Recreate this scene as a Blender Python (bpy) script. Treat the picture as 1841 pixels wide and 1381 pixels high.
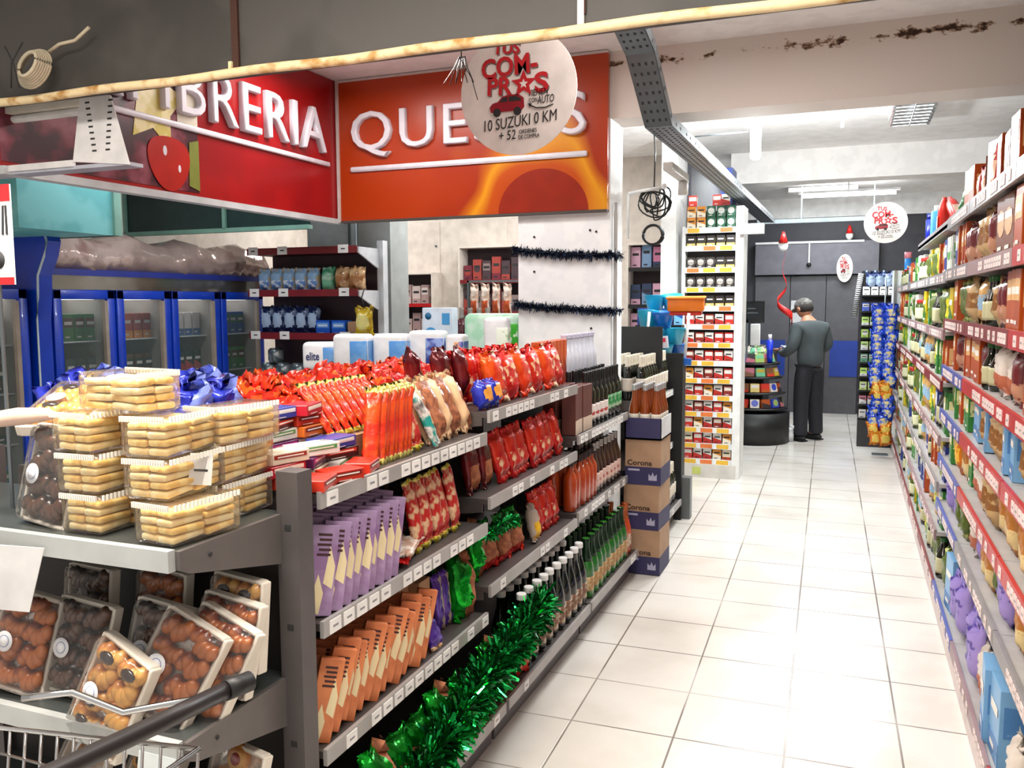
import bpy, bmesh, math, random
from mathutils import Vector, Matrix, Euler
from math import sin, cos, pi, radians as R
for o in list(bpy.data.objects): bpy.data.objects.remove(o)
sc = bpy.context.scene
COL = sc.collection
rnd = random.Random(7)

# ------------------------------------------------------------ camera
cam = bpy.data.objects.new('camera', bpy.data.cameras.new('camera'))
COL.objects.link(cam)
cam.data.sensor_width = 36.0
cam.data.lens = 36.0 * 1538.46 / 1841
cam.data.clip_start = 0.02
yaw, pit, rol = -3.76804305e-01, 9.43374312e-02, -4.29610352e-03
f = Vector((sin(yaw)*cos(pit), cos(yaw)*cos(pit), -sin(pit)))
r = f.cross(Vector((0, 0, 1))).normalized(); u = r.cross(f)
r2 = r*cos(rol)+u*sin(rol); u2 = -r*sin(rol)+u*cos(rol)
m = Matrix((r2, u2, -f)).transposed().to_4x4(); m.translation = (0, 0, 1.65)
cam.matrix_world = m
sc.camera = cam
# ------------------------------------------------------------ world, exposure
wd = bpy.data.worlds.new('world'); sc.world = wd; wd.use_nodes = True
wd.node_tree.nodes['Background'].inputs[0].default_value = (1.0, 0.95, 0.9, 1)
wd.node_tree.nodes['Background'].inputs[1].default_value = 0.55
sc.view_settings.view_transform = 'Standard'; sc.view_settings.look = 'None'
sc.view_settings.exposure = 0.40; sc.view_settings.gamma = 1
sc.view_settings.use_curve_mapping = False
# ------------------------------------------------------------ ceiling lights (each sits in a lamp fixture built below)
def area(name, loc, sx, sy, watts, col=(1, 1, 1), rot=(0, 0, 0)):
    l = bpy.data.lights.new(name, 'AREA'); l.shape = 'RECTANGLE'; l.size = sx; l.size_y = sy
    l.energy = watts; l.color = col
    o = bpy.data.objects.new(name, l); COL.objects.link(o); o.location = loc; o.rotation_euler = rot
    return o
LAMPS = [(-1.55, 0.9, 3.0, 1.2, .5, 82, (1, .92, .82)), (-0.3, 1.3, 3.0, .5, 1.3, 25, (1, .94, .86)),
         (-2.5, 4.3, 3.12, 1.2, .3, 22, (1, .95, .9)), (-0.7, 3.7, 3.12, .5, .9, 27, (1, .96, .92)),  # last entry: added light hidden by the grey beam, brightens column and aisle
         (-4.3, 4.6, 3.1, .3, 1.4, 20, (.92, .98, 1)), (-3.2, 7.6, 3.12, 1.3, .5, 32, (1, .96, .92)),
         (-0.35, 6.1, 3.12, .5, .9, 30, (.95, .99, 1)), (-0.5, 10.3, 3.12, 1.6, .4, 60, (.92, .98, 1)),  # first entry: added light hidden behind the stained beam, brightens the middle aisle
         (-5.2, 8.2, 3.1, .8, .5, 14, (1, .96, .92)), (.39, 7.35, 3.14, .25, .9, 7, (.95, .98, 1)),
         (-0.4, 12.3, 3.12, .8, .3, 26, (.92, .98, 1))]
for i, (x, y, z, sx, sy, w, c) in enumerate(LAMPS):
    area('lamp_light', (x, y, z-(.035 if i != 9 else .06)), sx, sy, w, c)

# ------------------------------------------------------------ materials
def lin(h):
    h = h.lstrip('#'); v = [int(h[i:i+2], 16)/255 for i in (0, 2, 4)]
    return tuple(((c/12.92) if c <= .04045 else ((c+.055)/1.055)**2.4) for c in v)+(1,)
_M = {}
def M(name, c1, rough=.5, metal=0, c2=None, pat=None, sc_=8, c3=None, bump=0, bs=40, alpha=1, trans=0, emit=0, coat=0, thr=(.45, .55)):
    if name in _M: return _M[name]
    m = bpy.data.materials.new(name); m.use_nodes = True
    nt = m.node_tree; b = nt.nodes['Principled BSDF']; N = nt.nodes.new; L = nt.links.new
    b.inputs['Roughness'].default_value = rough; b.inputs['Metallic'].default_value = metal
    b.inputs['Coat Weight'].default_value = coat
    tc = N('ShaderNodeTexCoord')
    if c2 is None:
        c2 = '#'+''.join('%02x' % max(0, min(255, int(int(c1.lstrip('#')[i:i+2], 16)*.9))) for i in (0, 2, 4)); pat = pat or 'noise'; soft = True; thr = (.3, .7)
    pat = pat or 'noise'
    if pat == 'noise':
        t = N('ShaderNodeTexNoise'); t.inputs['Scale'].default_value = sc_; t.inputs['Detail'].default_value = 3; out = t.outputs[0]
    elif pat == 'voro':
        t = N('ShaderNodeTexVoronoi'); t.inputs['Scale'].default_value = sc_; out = t.outputs[0]
    elif pat == 'wave':
        t = N('ShaderNodeTexWave'); t.inputs['Scale'].default_value = sc_; t.bands_direction = 'Z'; t.inputs['Distortion'].default_value = 2.5; out = t.outputs[1]
    L(tc.outputs['Object'], t.inputs['Vector'])
    cr = N('ShaderNodeValToRGB'); L(out, cr.inputs[0])
    e = cr.color_ramp.elements
    e[0].position = thr[0]; e[0].color = lin(c1); e[1].position = thr[1]; e[1].color = lin(c2)
    if c3:
        q = cr.color_ramp.elements.new(min(.99, thr[1]+.12)); q.color = lin(c3)
    L(cr.outputs[0], b.inputs['Base Color'])
    if bump:
        n = N('ShaderNodeTexNoise'); n.inputs['Scale'].default_value = bs; L(tc.outputs['Object'], n.inputs['Vector'])
        bp = N('ShaderNodeBump'); bp.inputs['Strength'].default_value = bump; bp.inputs['Distance'].default_value = .01
        L(n.outputs[0], bp.inputs['Height']); L(bp.outputs[0], b.inputs['Normal'])
    if alpha < 1: b.inputs['Alpha'].default_value = alpha
    if trans: b.inputs['Transmission Weight'].default_value = trans
    if emit:
        L(cr.outputs[0], b.inputs['Emission Color']); b.inputs['Emission Strength'].default_value = emit
    _M[name] = m
    return m

def film(name, col='#ffffff', a=.05, rough=.1):
    """thin clear film: see-through with sharp reflections"""
    if name in _M: return _M[name]
    m = bpy.data.materials.new(name); m.use_nodes = True; nt = m.node_tree; N = nt.nodes.new; L = nt.links.new
    out = nt.nodes['Material Output']; b = nt.nodes['Principled BSDF']; b.inputs['Base Color'].default_value = lin(col); b.inputs['Roughness'].default_value = rough
    tc = N('ShaderNodeTexCoord'); n = N('ShaderNodeTexNoise'); n.inputs['Scale'].default_value = 34; L(tc.outputs['Object'], n.inputs['Vector'])
    bp = N('ShaderNodeBump'); bp.inputs['Strength'].default_value = .6; bp.inputs['Distance'].default_value = .01; L(n.outputs[0], bp.inputs['Height'])
    gl = N('ShaderNodeBsdfGlossy'); gl.inputs['Roughness'].default_value = rough; L(bp.outputs[0], gl.inputs['Normal'])
    fr = N('ShaderNodeFresnel'); fr.inputs['IOR'].default_value = 1.5; L(bp.outputs[0], fr.inputs['Normal'])
    tr = N('ShaderNodeBsdfTransparent'); m1 = N('ShaderNodeMixShader'); m2 = N('ShaderNodeMixShader')
    ml = N('ShaderNodeMath'); ml.operation = 'MULTIPLY'; ml.inputs[1].default_value = .62; L(fr.outputs[0], ml.inputs[0])
    L(ml.outputs[0], m1.inputs[0]); L(tr.outputs[0], m1.inputs[1]); L(gl.outputs[0], m1.inputs[2])
    m2.inputs[0].default_value = a; L(m1.outputs[0], m2.inputs[1]); L(b.outputs[0], m2.inputs[2]); L(m2.outputs[0], out.inputs['Surface'])
    _M[name] = m
    return m

# ------------------------------------------------------------ mesh builder
class B:
    def __init__(s): s.bm = bmesh.new(); s.mats = []
    def mi(s, m):
        if m not in s.mats: s.mats.append(m)
        return s.mats.index(m)
    def _fin(s, verts, mat, smooth=False, T=None):
        if T is not None: bmesh.ops.transform(s.bm, matrix=T, verts=verts)
        i = s.mi(mat)
        for v in verts:
            for fc in v.link_faces: fc.material_index = i; fc.smooth = smooth
    def box(s, x0, x1, y0, y1, z0, z1, mat, bev=0, T=None, seg=2):
        g = bmesh.ops.create_cube(s.bm, size=1); v = g['verts']
        bmesh.ops.scale(s.bm, vec=(abs(x1-x0), abs(y1-y0), abs(z1-z0)), verts=v)
        bmesh.ops.translate(s.bm, vec=((x0+x1)/2, (y0+y1)/2, (z0+z1)/2), verts=v)
        if bev:
            ed = list({e for a in v for e in a.link_edges})
            rr = bmesh.ops.bevel(s.bm, geom=ed, offset=bev, segments=seg, affect='EDGES', profile=.5)
            v = list(rr['verts']); v = list({w for a in v for fc in a.link_faces for w in fc.verts})
        s._fin(v, mat, bev > .004, T); return s
    def cyl(s, c, r1, h, mat, r2=None, seg=16, axis='Z', T=None, smooth=True):
        g = bmesh.ops.create_cone(s.bm, cap_ends=True, segments=seg, radius1=r1, radius2=r1 if r2 is None else r2, depth=h)
        v = g['verts']
        if axis == 'X': bmesh.ops.rotate(s.bm, cent=(0, 0, 0), matrix=Matrix.Rotation(pi/2, 3, 'Y'), verts=v)
        if axis == 'Y': bmesh.ops.rotate(s.bm, cent=(0, 0, 0), matrix=Matrix.Rotation(pi/2, 3, 'X'), verts=v)
        bmesh.ops.translate(s.bm, vec=c, verts=v)
        s._fin(v, mat, smooth and seg > 8, T); return s
    def ball(s, c, rx, ry, rz, mat, T=None, sub=2):
        g = bmesh.ops.create_icosphere(s.bm, subdivisions=sub, radius=1); v = g['verts']
        bmesh.ops.scale(s.bm, vec=(rx, ry, rz), verts=v); bmesh.ops.translate(s.bm, vec=c, verts=v)
        s._fin(v, mat, True, T); return s
    def lathe(s, prof, mat, seg=14, T=None, c=(0, 0, 0)):
        rings = []
        for (rr, z) in prof:
            rings.append([s.bm.verts.new((c[0]+rr*cos(2*pi*k/seg), c[1]+rr*sin(2*pi*k/seg), c[2]+z)) for k in range(seg)])
        i = s.mi(mat); vs = [v for q in rings for v in q]
        for a, b in zip(rings, rings[1:]):
            for k in range(seg):
                fc = s.bm.faces.new((a[k], a[(k+1) % seg], b[(k+1) % seg], b[k])); fc.smooth = True; fc.material_index = i
        for q, fl in ((rings[0], True), (rings[-1], False)):
            fc = s.bm.faces.new(q[::-1] if fl else q); fc.material_index = i
        if T is not None: bmesh.ops.transform(s.bm, matrix=T, verts=vs)
        return s
    def tube(s, pts, rr, mat, seg=8, closed=False):
        pts = [Vector(p) for p in pts]; n = len(pts); rings = []
        up = Vector((0, 0, 1)); i = s.mi(mat)
        for k, p in enumerate(pts):
            t = (pts[(k+1) % n if closed else min(k+1, n-1)]-pts[(k-1) % n if closed else max(k-1, 0)])
            t = t.normalized() if t.length > 1e-9 else Vector((0, 0, 1))
            a = t.cross(up)
            if a.length < .05: a = t.cross(Vector((1, 0, 0)))
            a.normalize(); b = t.cross(a)
            rad = rr[k] if isinstance(rr, (list, tuple)) else rr
            rings.append([s.bm.verts.new(p+a*rad*cos(2*pi*j/seg)+b*rad*sin(2*pi*j/seg)) for j in range(seg)])
        prs = list(zip(rings, rings[1:]))+([(rings[-1], rings[0])] if closed else [])
        for a, b in prs:
            for j in range(seg):
                fc = s.bm.faces.new((a[j], a[(j+1) % seg], b[(j+1) % seg], b[j])); fc.smooth = True; fc.material_index = i
        if not closed:
            for q in (rings[0], rings[-1]):
                fc = s.bm.faces.new(q); fc.material_index = i
        return s
    def prism(s, poly, d0, d1, mat, plane='XZ', T=None):
        def P(a, b, d): return (a, d, b) if plane == 'XZ' else ((a, b, d) if plane == 'XY' else (d, a, b))
        A = [s.bm.verts.new(P(a, b, d0)) for a, b in poly]; C = [s.bm.verts.new(P(a, b, d1)) for a, b in poly]
        i = s.mi(mat); n = len(poly)
        fs = [s.bm.faces.new(A), s.bm.faces.new(C[::-1])]
        for k in range(n): fs.append(s.bm.faces.new((A[k], C[k], C[(k+1) % n], A[(k+1) % n])))
        for q in fs: q.material_index = i
        if T is not None: bmesh.ops.transform(s.bm, matrix=T, verts=A+C)
        return s
    def sheet(s, W, H, th, mats, seed=0, wr=.004, nx=8, nz=12, crimp=.09, full=.45, lab=None, T=None, flat_back=False):
        """a filled pouch: width W (x), height H (z), depth th (y), front faces -y, sealed at both ends"""
        rg = random.Random(seed); vs = []
        F = {}
        for side in (-1, 1):
            for i in range(nx+1):
                for k in range(nz+1):
                    a = i/nx*2-1; b = k/nz
                    if side == 1 and (i in (0, nx) or k in (0, nz)):
                        F[side, i, k] = F[-1, i, k]; continue
                    e = min(b, 1-b)/crimp if crimp > 0 else 9
                    seal = 0 if e < .9 else min(1, (e-.9)/1.6)
                    thv = (max(0, 1-abs(a)**2.6))**full*(1-(abs(2*b-1))**5)**.6*seal
                    xx = a*W/2*(1-.10*seal*(1-abs(2*b-1)**3)); 
                    w = wr*(1+2.0*(1-seal))
                    yy = side*th/2*thv+(rg.uniform(-w, w) if not (i in (0, nx)) else 0)
                    if seal == 0: yy += .003*(-1)**i
                    v = s.bm.verts.new((xx+rg.uniform(-w, w)*.4, yy, b*H+rg.uniform(-w, w)*.5)); F[side, i, k] = v; vs.append(v)
        mm = [s.mi(q) for q in mats]
        for side in (-1, 1):
            for i in range(nx):
                for k in range(nz):
                    q = (F[side, i, k], F[side, i+1, k], F[side, i+1, k+1], F[side, i, k+1])
                    if side == 1: q = q[::-1]
                    try: fc = s.bm.faces.new(q)
                    except ValueError: continue
                    fc.smooth = True
                    a = (i+.5)/nx*2-1; b = (k+.5)/nz; idx = mm[0]
                    if len(mm) > 1 and lab:
                        if lab == 'ends' and (b < .1 or b > .9): idx = mm[1]
                        if lab == 'oval' and (a/.72)**2+((b-.5)/.28)**2 < 1: idx = mm[1]
                        if lab == 'low' and .08 < b < .5 and abs(a) < .85: idx = mm[1]
                        if lab == 'band' and .35 < b < .65: idx = mm[1]
                        if lab == 'side' and a > .15: idx = mm[1]
                        if lab == 'three':
                            if b > .62: idx = mm[1]
                            if b < .2: idx = mm[-1]
                    fc.material_index = idx
        if T is not None: bmesh.ops.transform(s.bm, matrix=T, verts=vs)
        return s
    def mesh(s, name):
        me = bpy.data.meshes.new(name); bmesh.ops.recalc_face_normals(s.bm, faces=s.bm.faces[:]); s.bm.to_mesh(me); s.bm.free()
        for q in s.mats: me.materials.append(q)
        return me
    def raw(s, name, parent=None):
        o = bpy.data.objects.new(name, s.mesh(name))
        if parent: o.parent = parent
        return o
    def obj(s, name, parent=None, label=None, cat=None, group=None, kind=None, loc=None, rot=None):
        o = s.raw(name, parent); COL.objects.link(o); tag(o, label, cat, group, kind)
        if loc: o.location = loc
        if rot: o.rotation_euler = rot
        return o
def tag(o, label=None, cat=None, group=None, kind=None):
    if label: o['label'] = label
    if cat: o['category'] = cat
    if group: o['group'] = group
    if kind: o['kind'] = kind
    return o
def thing(name, label, cat, loc=(0, 0, 0), rot=(0, 0, 0), group=None):
    o = bpy.data.objects.new(name, None); COL.objects.link(o); o.location = loc; o.rotation_euler = rot
    o.empty_display_size = .05
    return tag(o, label, cat, group)
def kids(o, K): return K.get(o.name, [])
class Proto:
    """an unlinked thing with its parts; put() links copies of the thing and of each part"""
    def __init__(s, root, parts=(), name=None, cat=None):
        s.root = root; s.parts = list(parts); s.name = name or root.name; s.cat = cat
    def put(s, loc, rot=(0, 0, 0), label=None, cat=None, group=None, sc_=1):
        c = s.root.copy(); COL.objects.link(c); c.name = s.name; c.location = loc; c.rotation_euler = rot
        c.scale = (sc_, sc_, sc_) if not isinstance(sc_, tuple) else sc_
        tag(c, label, cat or s.cat, group)
        mp = {s.root: c}
        for p in s.parts:
            d = p.copy(); COL.objects.link(d); d.parent = mp[p.parent]; mp[p] = d
        return c
def text_mesh(txt, w, h, mat, th=.004, bold=0, bevel=0, shear=0, spacing=1, center=True, name='lettering'):
    cu = bpy.data.curves.new('t', 'FONT'); cu.body = txt; cu.extrude = th/2; cu.offset = bold; cu.bevel_depth = bevel; cu.bevel_resolution = 2
    cu.shear = shear; cu.space_character = spacing; cu.resolution_u = 3
    o = bpy.data.objects.new('t', cu); COL.objects.link(o); bpy.context.view_layer.update()
    me = bpy.data.meshes.new_from_object(o.evaluated_get(bpy.context.evaluated_depsgraph_get()))
    bpy.data.objects.remove(o); me.name = name
    xs = [v.co.x for v in me.vertices]; ys = [v.co.y for v in me.vertices]
    x0, x1, y0, y1 = min(xs), max(xs), min(ys), max(ys)
    kx = w/(x1-x0); ky = h/(y1-y0) if h else kx
    for v in me.vertices:
        v.co.x = (v.co.x-x0)*kx-(w/2 if center else 0); v.co.y = (v.co.y-y0)*ky-((y1-y0)*ky/2 if center else 0)
    me.materials.clear(); me.materials.append(mat)
    return me
def text(txt, w, h, mat, parent, loc, rot, name='lettering', **k):
    o = bpy.data.objects.new(name, text_mesh(txt, w, h, mat, name=name, **k)); COL.objects.link(o)
    o.parent = parent; o.location = loc; o.rotation_euler = rot
    return o
FRONT = (pi/2, 0, 0)          # lettering that reads from -y
EAST = (pi/2, 0, pi/2)        # lettering that reads from +x
AIS = pi/2                    # turns a product's face (-y) to +x, towards the aisle
WES = -pi/2                   # turns a product's face to -x

# ------------------------------------------------------------ palette
rail_m = M('rail_grey', '#a9a5a3', .4, .1); deck_m = M('shelf_dark_grey', '#57504e', .45, .2)
post_m = M('upright_grey', '#5d5757', .5, .2); kick_m = M('kick_grey', '#6b6668', .45, .2)
tick_m = M('ticket_white', '#f4f2ef', .6); ink_m = M('ink', '#2a2a2c', .7)
white_m = M('white_paint', '#eeeeec', .55, bump=.05); black_m = M('black', '#151516', .5)
cream_m = M('cream', '#e9e0d6', .7)
blue_m = M('cooler_blue', '#0b3fc4', .3, coat=.3); steel_m = M('galvanised_steel', '#7c8488', .38, .8, bump=.08)
chrome_m = M('chrome', '#d9dadb', .15, 1)
redp_m = M('rail_dark_red', '#7d1c22', .4)
redr_m = M('rail_red', '#c01f24', .35)
rust_m = M('rusty_rail', '#e8d3a6', .7, c2='#b98a4a', sc_=14, c3='#6d4423', thr=(.5, .68), bump=.3)
clear_m = film('clear_plastic', '#fff6e8', .05, .1)
clear2_m = film('clear_wrap', '#ffffff', .03, .12)

# ============================================================ SETTING
def struct(b, name): return b.obj(name, kind='structure')
# floor
def floor_mat():
    m = bpy.data.materials.new('white_tiles'); m.use_nodes = True; nt = m.node_tree; N = nt.nodes.new; L = nt.links.new
    b = nt.nodes['Principled BSDF']; b.inputs['Roughness'].default_value = .22
    tc = N('ShaderNodeTexCoord'); mp = N('ShaderNodeMapping'); mp.inputs['Rotation'].default_value[2] = -R(1.35); mp.inputs['Location'].default_value = (.105, .065, 0)
    L(tc.outputs['Object'], mp.inputs['Vector'])
    br = N('ShaderNodeTexBrick'); br.offset = 0; br.inputs['Scale'].default_value = 1; br.inputs['Brick Width'].default_value = .403; br.inputs['Row Height'].default_value = .4
    br.inputs['Mortar Size'].default_value = .0045; br.inputs['Mortar Smooth'].default_value = .3
    br.inputs['Color1'].default_value = lin('#e6e1da'); br.inputs['Color2'].default_value = lin('#dedad4'); br.inputs['Mortar'].default_value = lin('#7d736a')
    L(mp.outputs[0], br.inputs['Vector'])
    n = N('ShaderNodeTexNoise'); n.inputs['Scale'].default_value = 1.7; n.inputs['Detail'].default_value = 6; L(tc.outputs['Object'], n.inputs['Vector'])
    cr = N('ShaderNodeValToRGB'); cr.color_ramp.elements[0].position = .3; cr.color_ramp.elements[0].color = (.8, .77, .73, 1); cr.color_ramp.elements[1].position = .6; cr.color_ramp.elements[1].color = (1, 1, 1, 1)
    L(n.outputs[0], cr.inputs[0])
    # grout partly filled with white
    n2 = N('ShaderNodeTexNoise'); n2.inputs['Scale'].default_value = 1.1; n2.inputs['Detail'].default_value = 2; L(tc.outputs['Object'], n2.inputs['Vector'])
    mx = N('ShaderNodeMix'); mx.data_type = 'RGBA'; mx.blend_type = 'MULTIPLY'; mx.inputs[0].default_value = 1
    L(br.outputs[0], mx.inputs[6]); L(cr.outputs[0], mx.inputs[7])
    mx2 = N('ShaderNodeMix'); mx2.data_type = 'RGBA'; mr = N('ShaderNodeMapRange'); mr.inputs[1].default_value = .48; mr.inputs[2].default_value = .62; mr.inputs[3].default_value = 0; mr.inputs[4].default_value = .6
    L(n2.outputs[0], mr.inputs[0]); L(mr.outputs[0], mx2.inputs[0]); L(mx.outputs[2], mx2.inputs[6]); mx2.inputs[7].default_value = lin('#e3ded7')
    L(mx2.outputs[2], b.inputs['Base Color'])
    bp = N('ShaderNodeBump'); bp.inputs['Strength'].default_value = .25; bp.inputs['Distance'].default_value = .004; bp.invert = True
    L(br.outputs[1], bp.inputs['Height']); L(bp.outputs[0], b.inputs['Normal'])
    return m
struct(B().box(-6.2, 2.7, -.6, 13.8, -.1, 0, floor_mat()), 'floor')
ceil_m = M('ceiling_paint', '#f6f4f2', .8, c2='#efedeb', bump=.03, bs=6)
struct(B().box(-6.2, 2.7, -.6, 13.8, 3.17, 3.3, ceil_m), 'ceiling')
struct(B().box(2.6, 2.7, -.6, 13.8, 0, 3.2, cream_m), 'wall_right')
struct(B().box(-6.3, -6.2, -.6, 13.8, 0, 3.2, cream_m), 'wall_left')
# stained concrete beam over the aisle
def beam_mat():
    m = bpy.data.materials.new('stained_beam'); m.use_nodes = True; nt = m.node_tree; N = nt.nodes.new; L = nt.links.new
    b = nt.nodes['Principled BSDF']; b.inputs['Roughness'].default_value = .8
    tc = N('ShaderNodeTexCoord'); sx = N('ShaderNodeSeparateXYZ'); L(tc.outputs['Object'], sx.inputs[0])
    n = N('ShaderNodeTexNoise'); n.inputs['Scale'].default_value = 7; n.inputs['Detail'].default_value = 8; n.inputs['Roughness'].default_value = .7
    mp = N('ShaderNodeMapping'); mp.inputs['Scale'].default_value = (1, 1, 1.6); L(tc.outputs['Object'], mp.inputs['Vector']); L(mp.outputs[0], n.inputs['Vector'])
    d = N('ShaderNodeMath'); d.operation = 'SUBTRACT'; L(sx.outputs[2], d.inputs[0]); d.inputs[1].default_value = 3.09
    a = N('ShaderNodeMath'); a.operation = 'ABSOLUTE'; L(d.outputs[0], a.inputs[0])
    w = N('ShaderNodeMapRange'); L(a.outputs[0], w.inputs[0]); w.inputs[1].default_value = 0; w.inputs[2].default_value = .085; w.inputs[3].default_value = .115; w.inputs[4].default_value = -.2
    s = N('ShaderNodeMath'); s.operation = 'ADD'; L(n.outputs[0], s.inputs[0]); L(w.outputs[0], s.inputs[1])
    cr = N('ShaderNodeValToRGB'); e = cr.color_ramp.elements; e[0].position = .58; e[0].color = lin('#ded4cc'); e[1].position = .66; e[1].color = lin('#3a2318')
    q = e.new(.615); q.color = lin('#9a7f68')
    L(s.outputs[0], cr.inputs[0]); L(cr.outputs[0], b.inputs['Base Color'])
    return m
bmm = beam_mat()
struct(B().box(-3.3, 2.6, 5.22, 5.5, 2.77, 3.17, bmm), 'trim_1')
struct(B().box(-1.2, 2.6, 9.2, 9.5, 2.86, 3.17, ceil_m), 'trim_2')
# grey painted beam in the foreground with rusty edge rail
gb = M('grey_beam', '#494643', .6, bump=.15, bs=9, c2='#3b3936', sc_=2.2)
struct(B().box(-6.2, 2.6, 2.5, 2.6, 2.462, 3.17, gb), 'trim_4')
rr = B(); pts = []
n = 70
for k in range(n+1):
    x = -6.1+8.6*k/n; pts.append((x, 2.488, 2.448+.003*sin(x*9)))
rr.tube(pts, .0165, rust_m, seg=8)
struct(rr, 'trim_5')
o = B().box(-.014, .014, -.010, .0, 0, .66, M('rust_brown', '#43261b', .8, bump=.4)).box(-.024, -.010, -.018, -.002, 0, .025, rust_m).obj('seam_strip', label='rust brown vertical strip on the grey foreground beam', cat='metal strip', loc=(-2.01, 2.499, 2.462))
o = B().box(-.010, .010, -.008, .0, 0, .66, M('white_strip', '#e6e0d8', .5)).box(.010, .015, -.006, .0, .03, .66, M('rust_brown', '#43261b')).obj('support_strip', label='white vertical strip on the grey beam above the round promotion sign', cat='metal strip', loc=(-.765, 2.499, 2.462))

# column with QUESOS sign
struct(B().box(-2.01, -1.402, 5.2, 5.5, 0, 2.77, M('column_white', '#fafbfc', .6, c2='#f2f4f6')), 'trim_6')
hl = B()
for (x, z) in ((-1.9, 2.07), (-1.53, 2.1), (-1.49, 2.09), (-1.9, 1.85), (-1.52, 1.49)): hl.cyl((x, 5.197, z), .007, .006, ink_m, axis='Y', seg=10)
hl.obj('wall_plug', label='small dark screw plugs scattered on the white column', cat='screw plugs', kind='stuff')
cdt = B().tube([(-1.385, 5.27, 1.2), (-1.385, 5.27, 2.2), (-1.385, 5.28, 2.27)], .012, M('conduit_grey', '#c9c6c2', .5)).obj('conduit_pipe', label='thin pale conduit running down the right side of the white column', cat='pipe')
# deli fascia signs
def grad_sign_mat():
    m = bpy.data.materials.new('orange_sign_print'); m.use_nodes = True; nt = m.node_tree; N = nt.nodes.new; L = nt.links.new
    b = nt.nodes['Principled BSDF']; b.inputs['Roughness'].default_value = .3
    tc = N('ShaderNodeTexCoord'); v = N('ShaderNodeTexNoise'); v.inputs['Scale'].default_value = 1.6; v.inputs['Detail'].default_value = 1
    L(tc.outputs['Object'], v.inputs['Vector'])
    d = N('ShaderNodeVectorMath'); d.operation = 'DISTANCE'; L(tc.outputs['Object'], d.inputs[0]); d.inputs[1].default_value = (1.38, 0, .02)
    a = N('ShaderNodeMath'); a.operation = 'MULTIPLY_ADD'; L(v.outputs[0], a.inputs[0]); a.inputs[1].default_value = .75; L(d.outputs['Value'], a.inputs[2])
    cr = N('ShaderNodeValToRGB'); e = cr.color_ramp.elements; e[0].position = .3; e[0].color = lin('#a53407'); e[1].position = 1.0; e[1].color = lin('#a83508')
    for p_, c in ((.66, '#b94a08'), (.76, '#dc9416'), (.80, '#c46a0c'), (.86, '#9e2c08')):
        q = e.new(p_); q.color = lin(c)
    mr = N('ShaderNodeMapRange'); L(a.outputs[0], mr.inputs[0]); mr.inputs[1].default_value = 0; mr.inputs[2].default_value = 1.15
    L(mr.outputs[0], cr.inputs[0]); L(cr.outputs[0], b.inputs['Base Color']); return m
orange_print = grad_sign_mat()
let_m = M('letter_white', '#e9e6f0', .35)
let_side = M('letter_shade_grey', '#9a93a0', .5)
t = thing('cheese_sign', 'orange QUESOS sign board with white raised letters above the column', 'sign', (-3.31, 5.16, 2.22))
B().box(0, 1.9, 0, .04, 0, .93, orange_print).obj('sign_board', t)
B().box(-.02, 0, -.012, .05, -.01, .95, M('sign_frame', '#cfc4c0', .4)).box(0, 1.9, -.006, .046, -.014, 0, M('dark_frame', '#4c4542', .5)).box(0, 1.9, -.006, .05, .93, .945, M('sign_frame', '#cfc4c0')).obj('frame', t)
db = B()
pts = [(1.48+.3*cos(a), .10+.27*sin(a)) for a in [pi*k/24 for k in range(25)]]
db.prism([(p[0], max(.002, p[1]-.1)) for p in pts], -.0015, 0, M('orange_disc_print', '#96250c', .3), 'XZ')
db.obj('printed_disc', t)
text('QUESOS', 1.66, .31, let_m, t, (.94, -.012, .565), FRONT, th=.02, bold=-.012, bevel=.018, spacing=1.12)
B().box(.09, 1.775, -.02, 0, .325, .36, let_m, bev=.01).obj('underline', t)
red_m = M('red_sign', '#8c0e14', .28, c2='#9a1216', sc_=2)
t = thing('deli_sign', 'red FIAMBRERIA sign board with raised letters and a food photo', 'sign', (-3.34, 2.62, 2.235))
B().box(-.04, 0, 0, 2.56, 0, .93, red_m).obj('sign_board', t)
B().box(-.05, .014, 0, 2.56, -.035, 0, M('sign_rail_grey', '#c9cdd0', .4)).obj('bottom_rail', t)
text('FIAMBRERIA', 2.30, .28, let_m, t, (.012, 1.23, .56), EAST, th=.02, bold=-.012, bevel=.018, spacing=1.1)
B().box(0, .02, .03, 2.44, .34, .372, let_m, bev=.008).obj('underline', t)
pb = B().box(0, .003, .27, 1.45, .02, .93, M('photo_dark_meat', '#3a1420', .35, c2='#6d2636', sc_=6, c3='#8c4a58'))
star = [((1.14+(.22 if k % 2 == 0 else .12)*cos(2*pi*k/10+.2)), .45+(.27 if k % 2 == 0 else .14)*sin(2*pi*k/10+.2)) for k in range(10)]
pb.prism(star, .003, .006, M('photo_cheese', '#e6d9a4', .35, c2='#cfc064', sc_=9), 'YZ')
pb.prism([(1.23+.15*cos(a), .165+.14*sin(a)+.02*cos(2*a)) for a in [2*pi*k/24 for k in range(24)]], .006, .008, M('photo_tomato', '#b81d14', .3), 'YZ')
pb.prism([(1.20+.014*cos(a), .21+.026*sin(a)) for a in [2*pi*k/12 for k in range(12)]], .008, .009, let_m, 'YZ')
pb.prism([(1.30+.010*cos(a), .13+.02*sin(a)) for a in [2*pi*k/12 for k in range(12)]], .008, .009, let_m, 'YZ')
pb.prism([(1.37, .05), (1.45, .03), (1.45, .3), (1.38, .28)], .006, .0075, M('photo_lettuce', '#7f8a3a', .35), 'YZ')
pb.prism([(1.3, .34), (1.45, .34), (1.45, .62), (1.3, .68)], .004, .0055, M('photo_cream', '#d9d2c0', .35), 'YZ')
pb.obj('food_photo', t).location = (0, -.27, 0)

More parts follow.
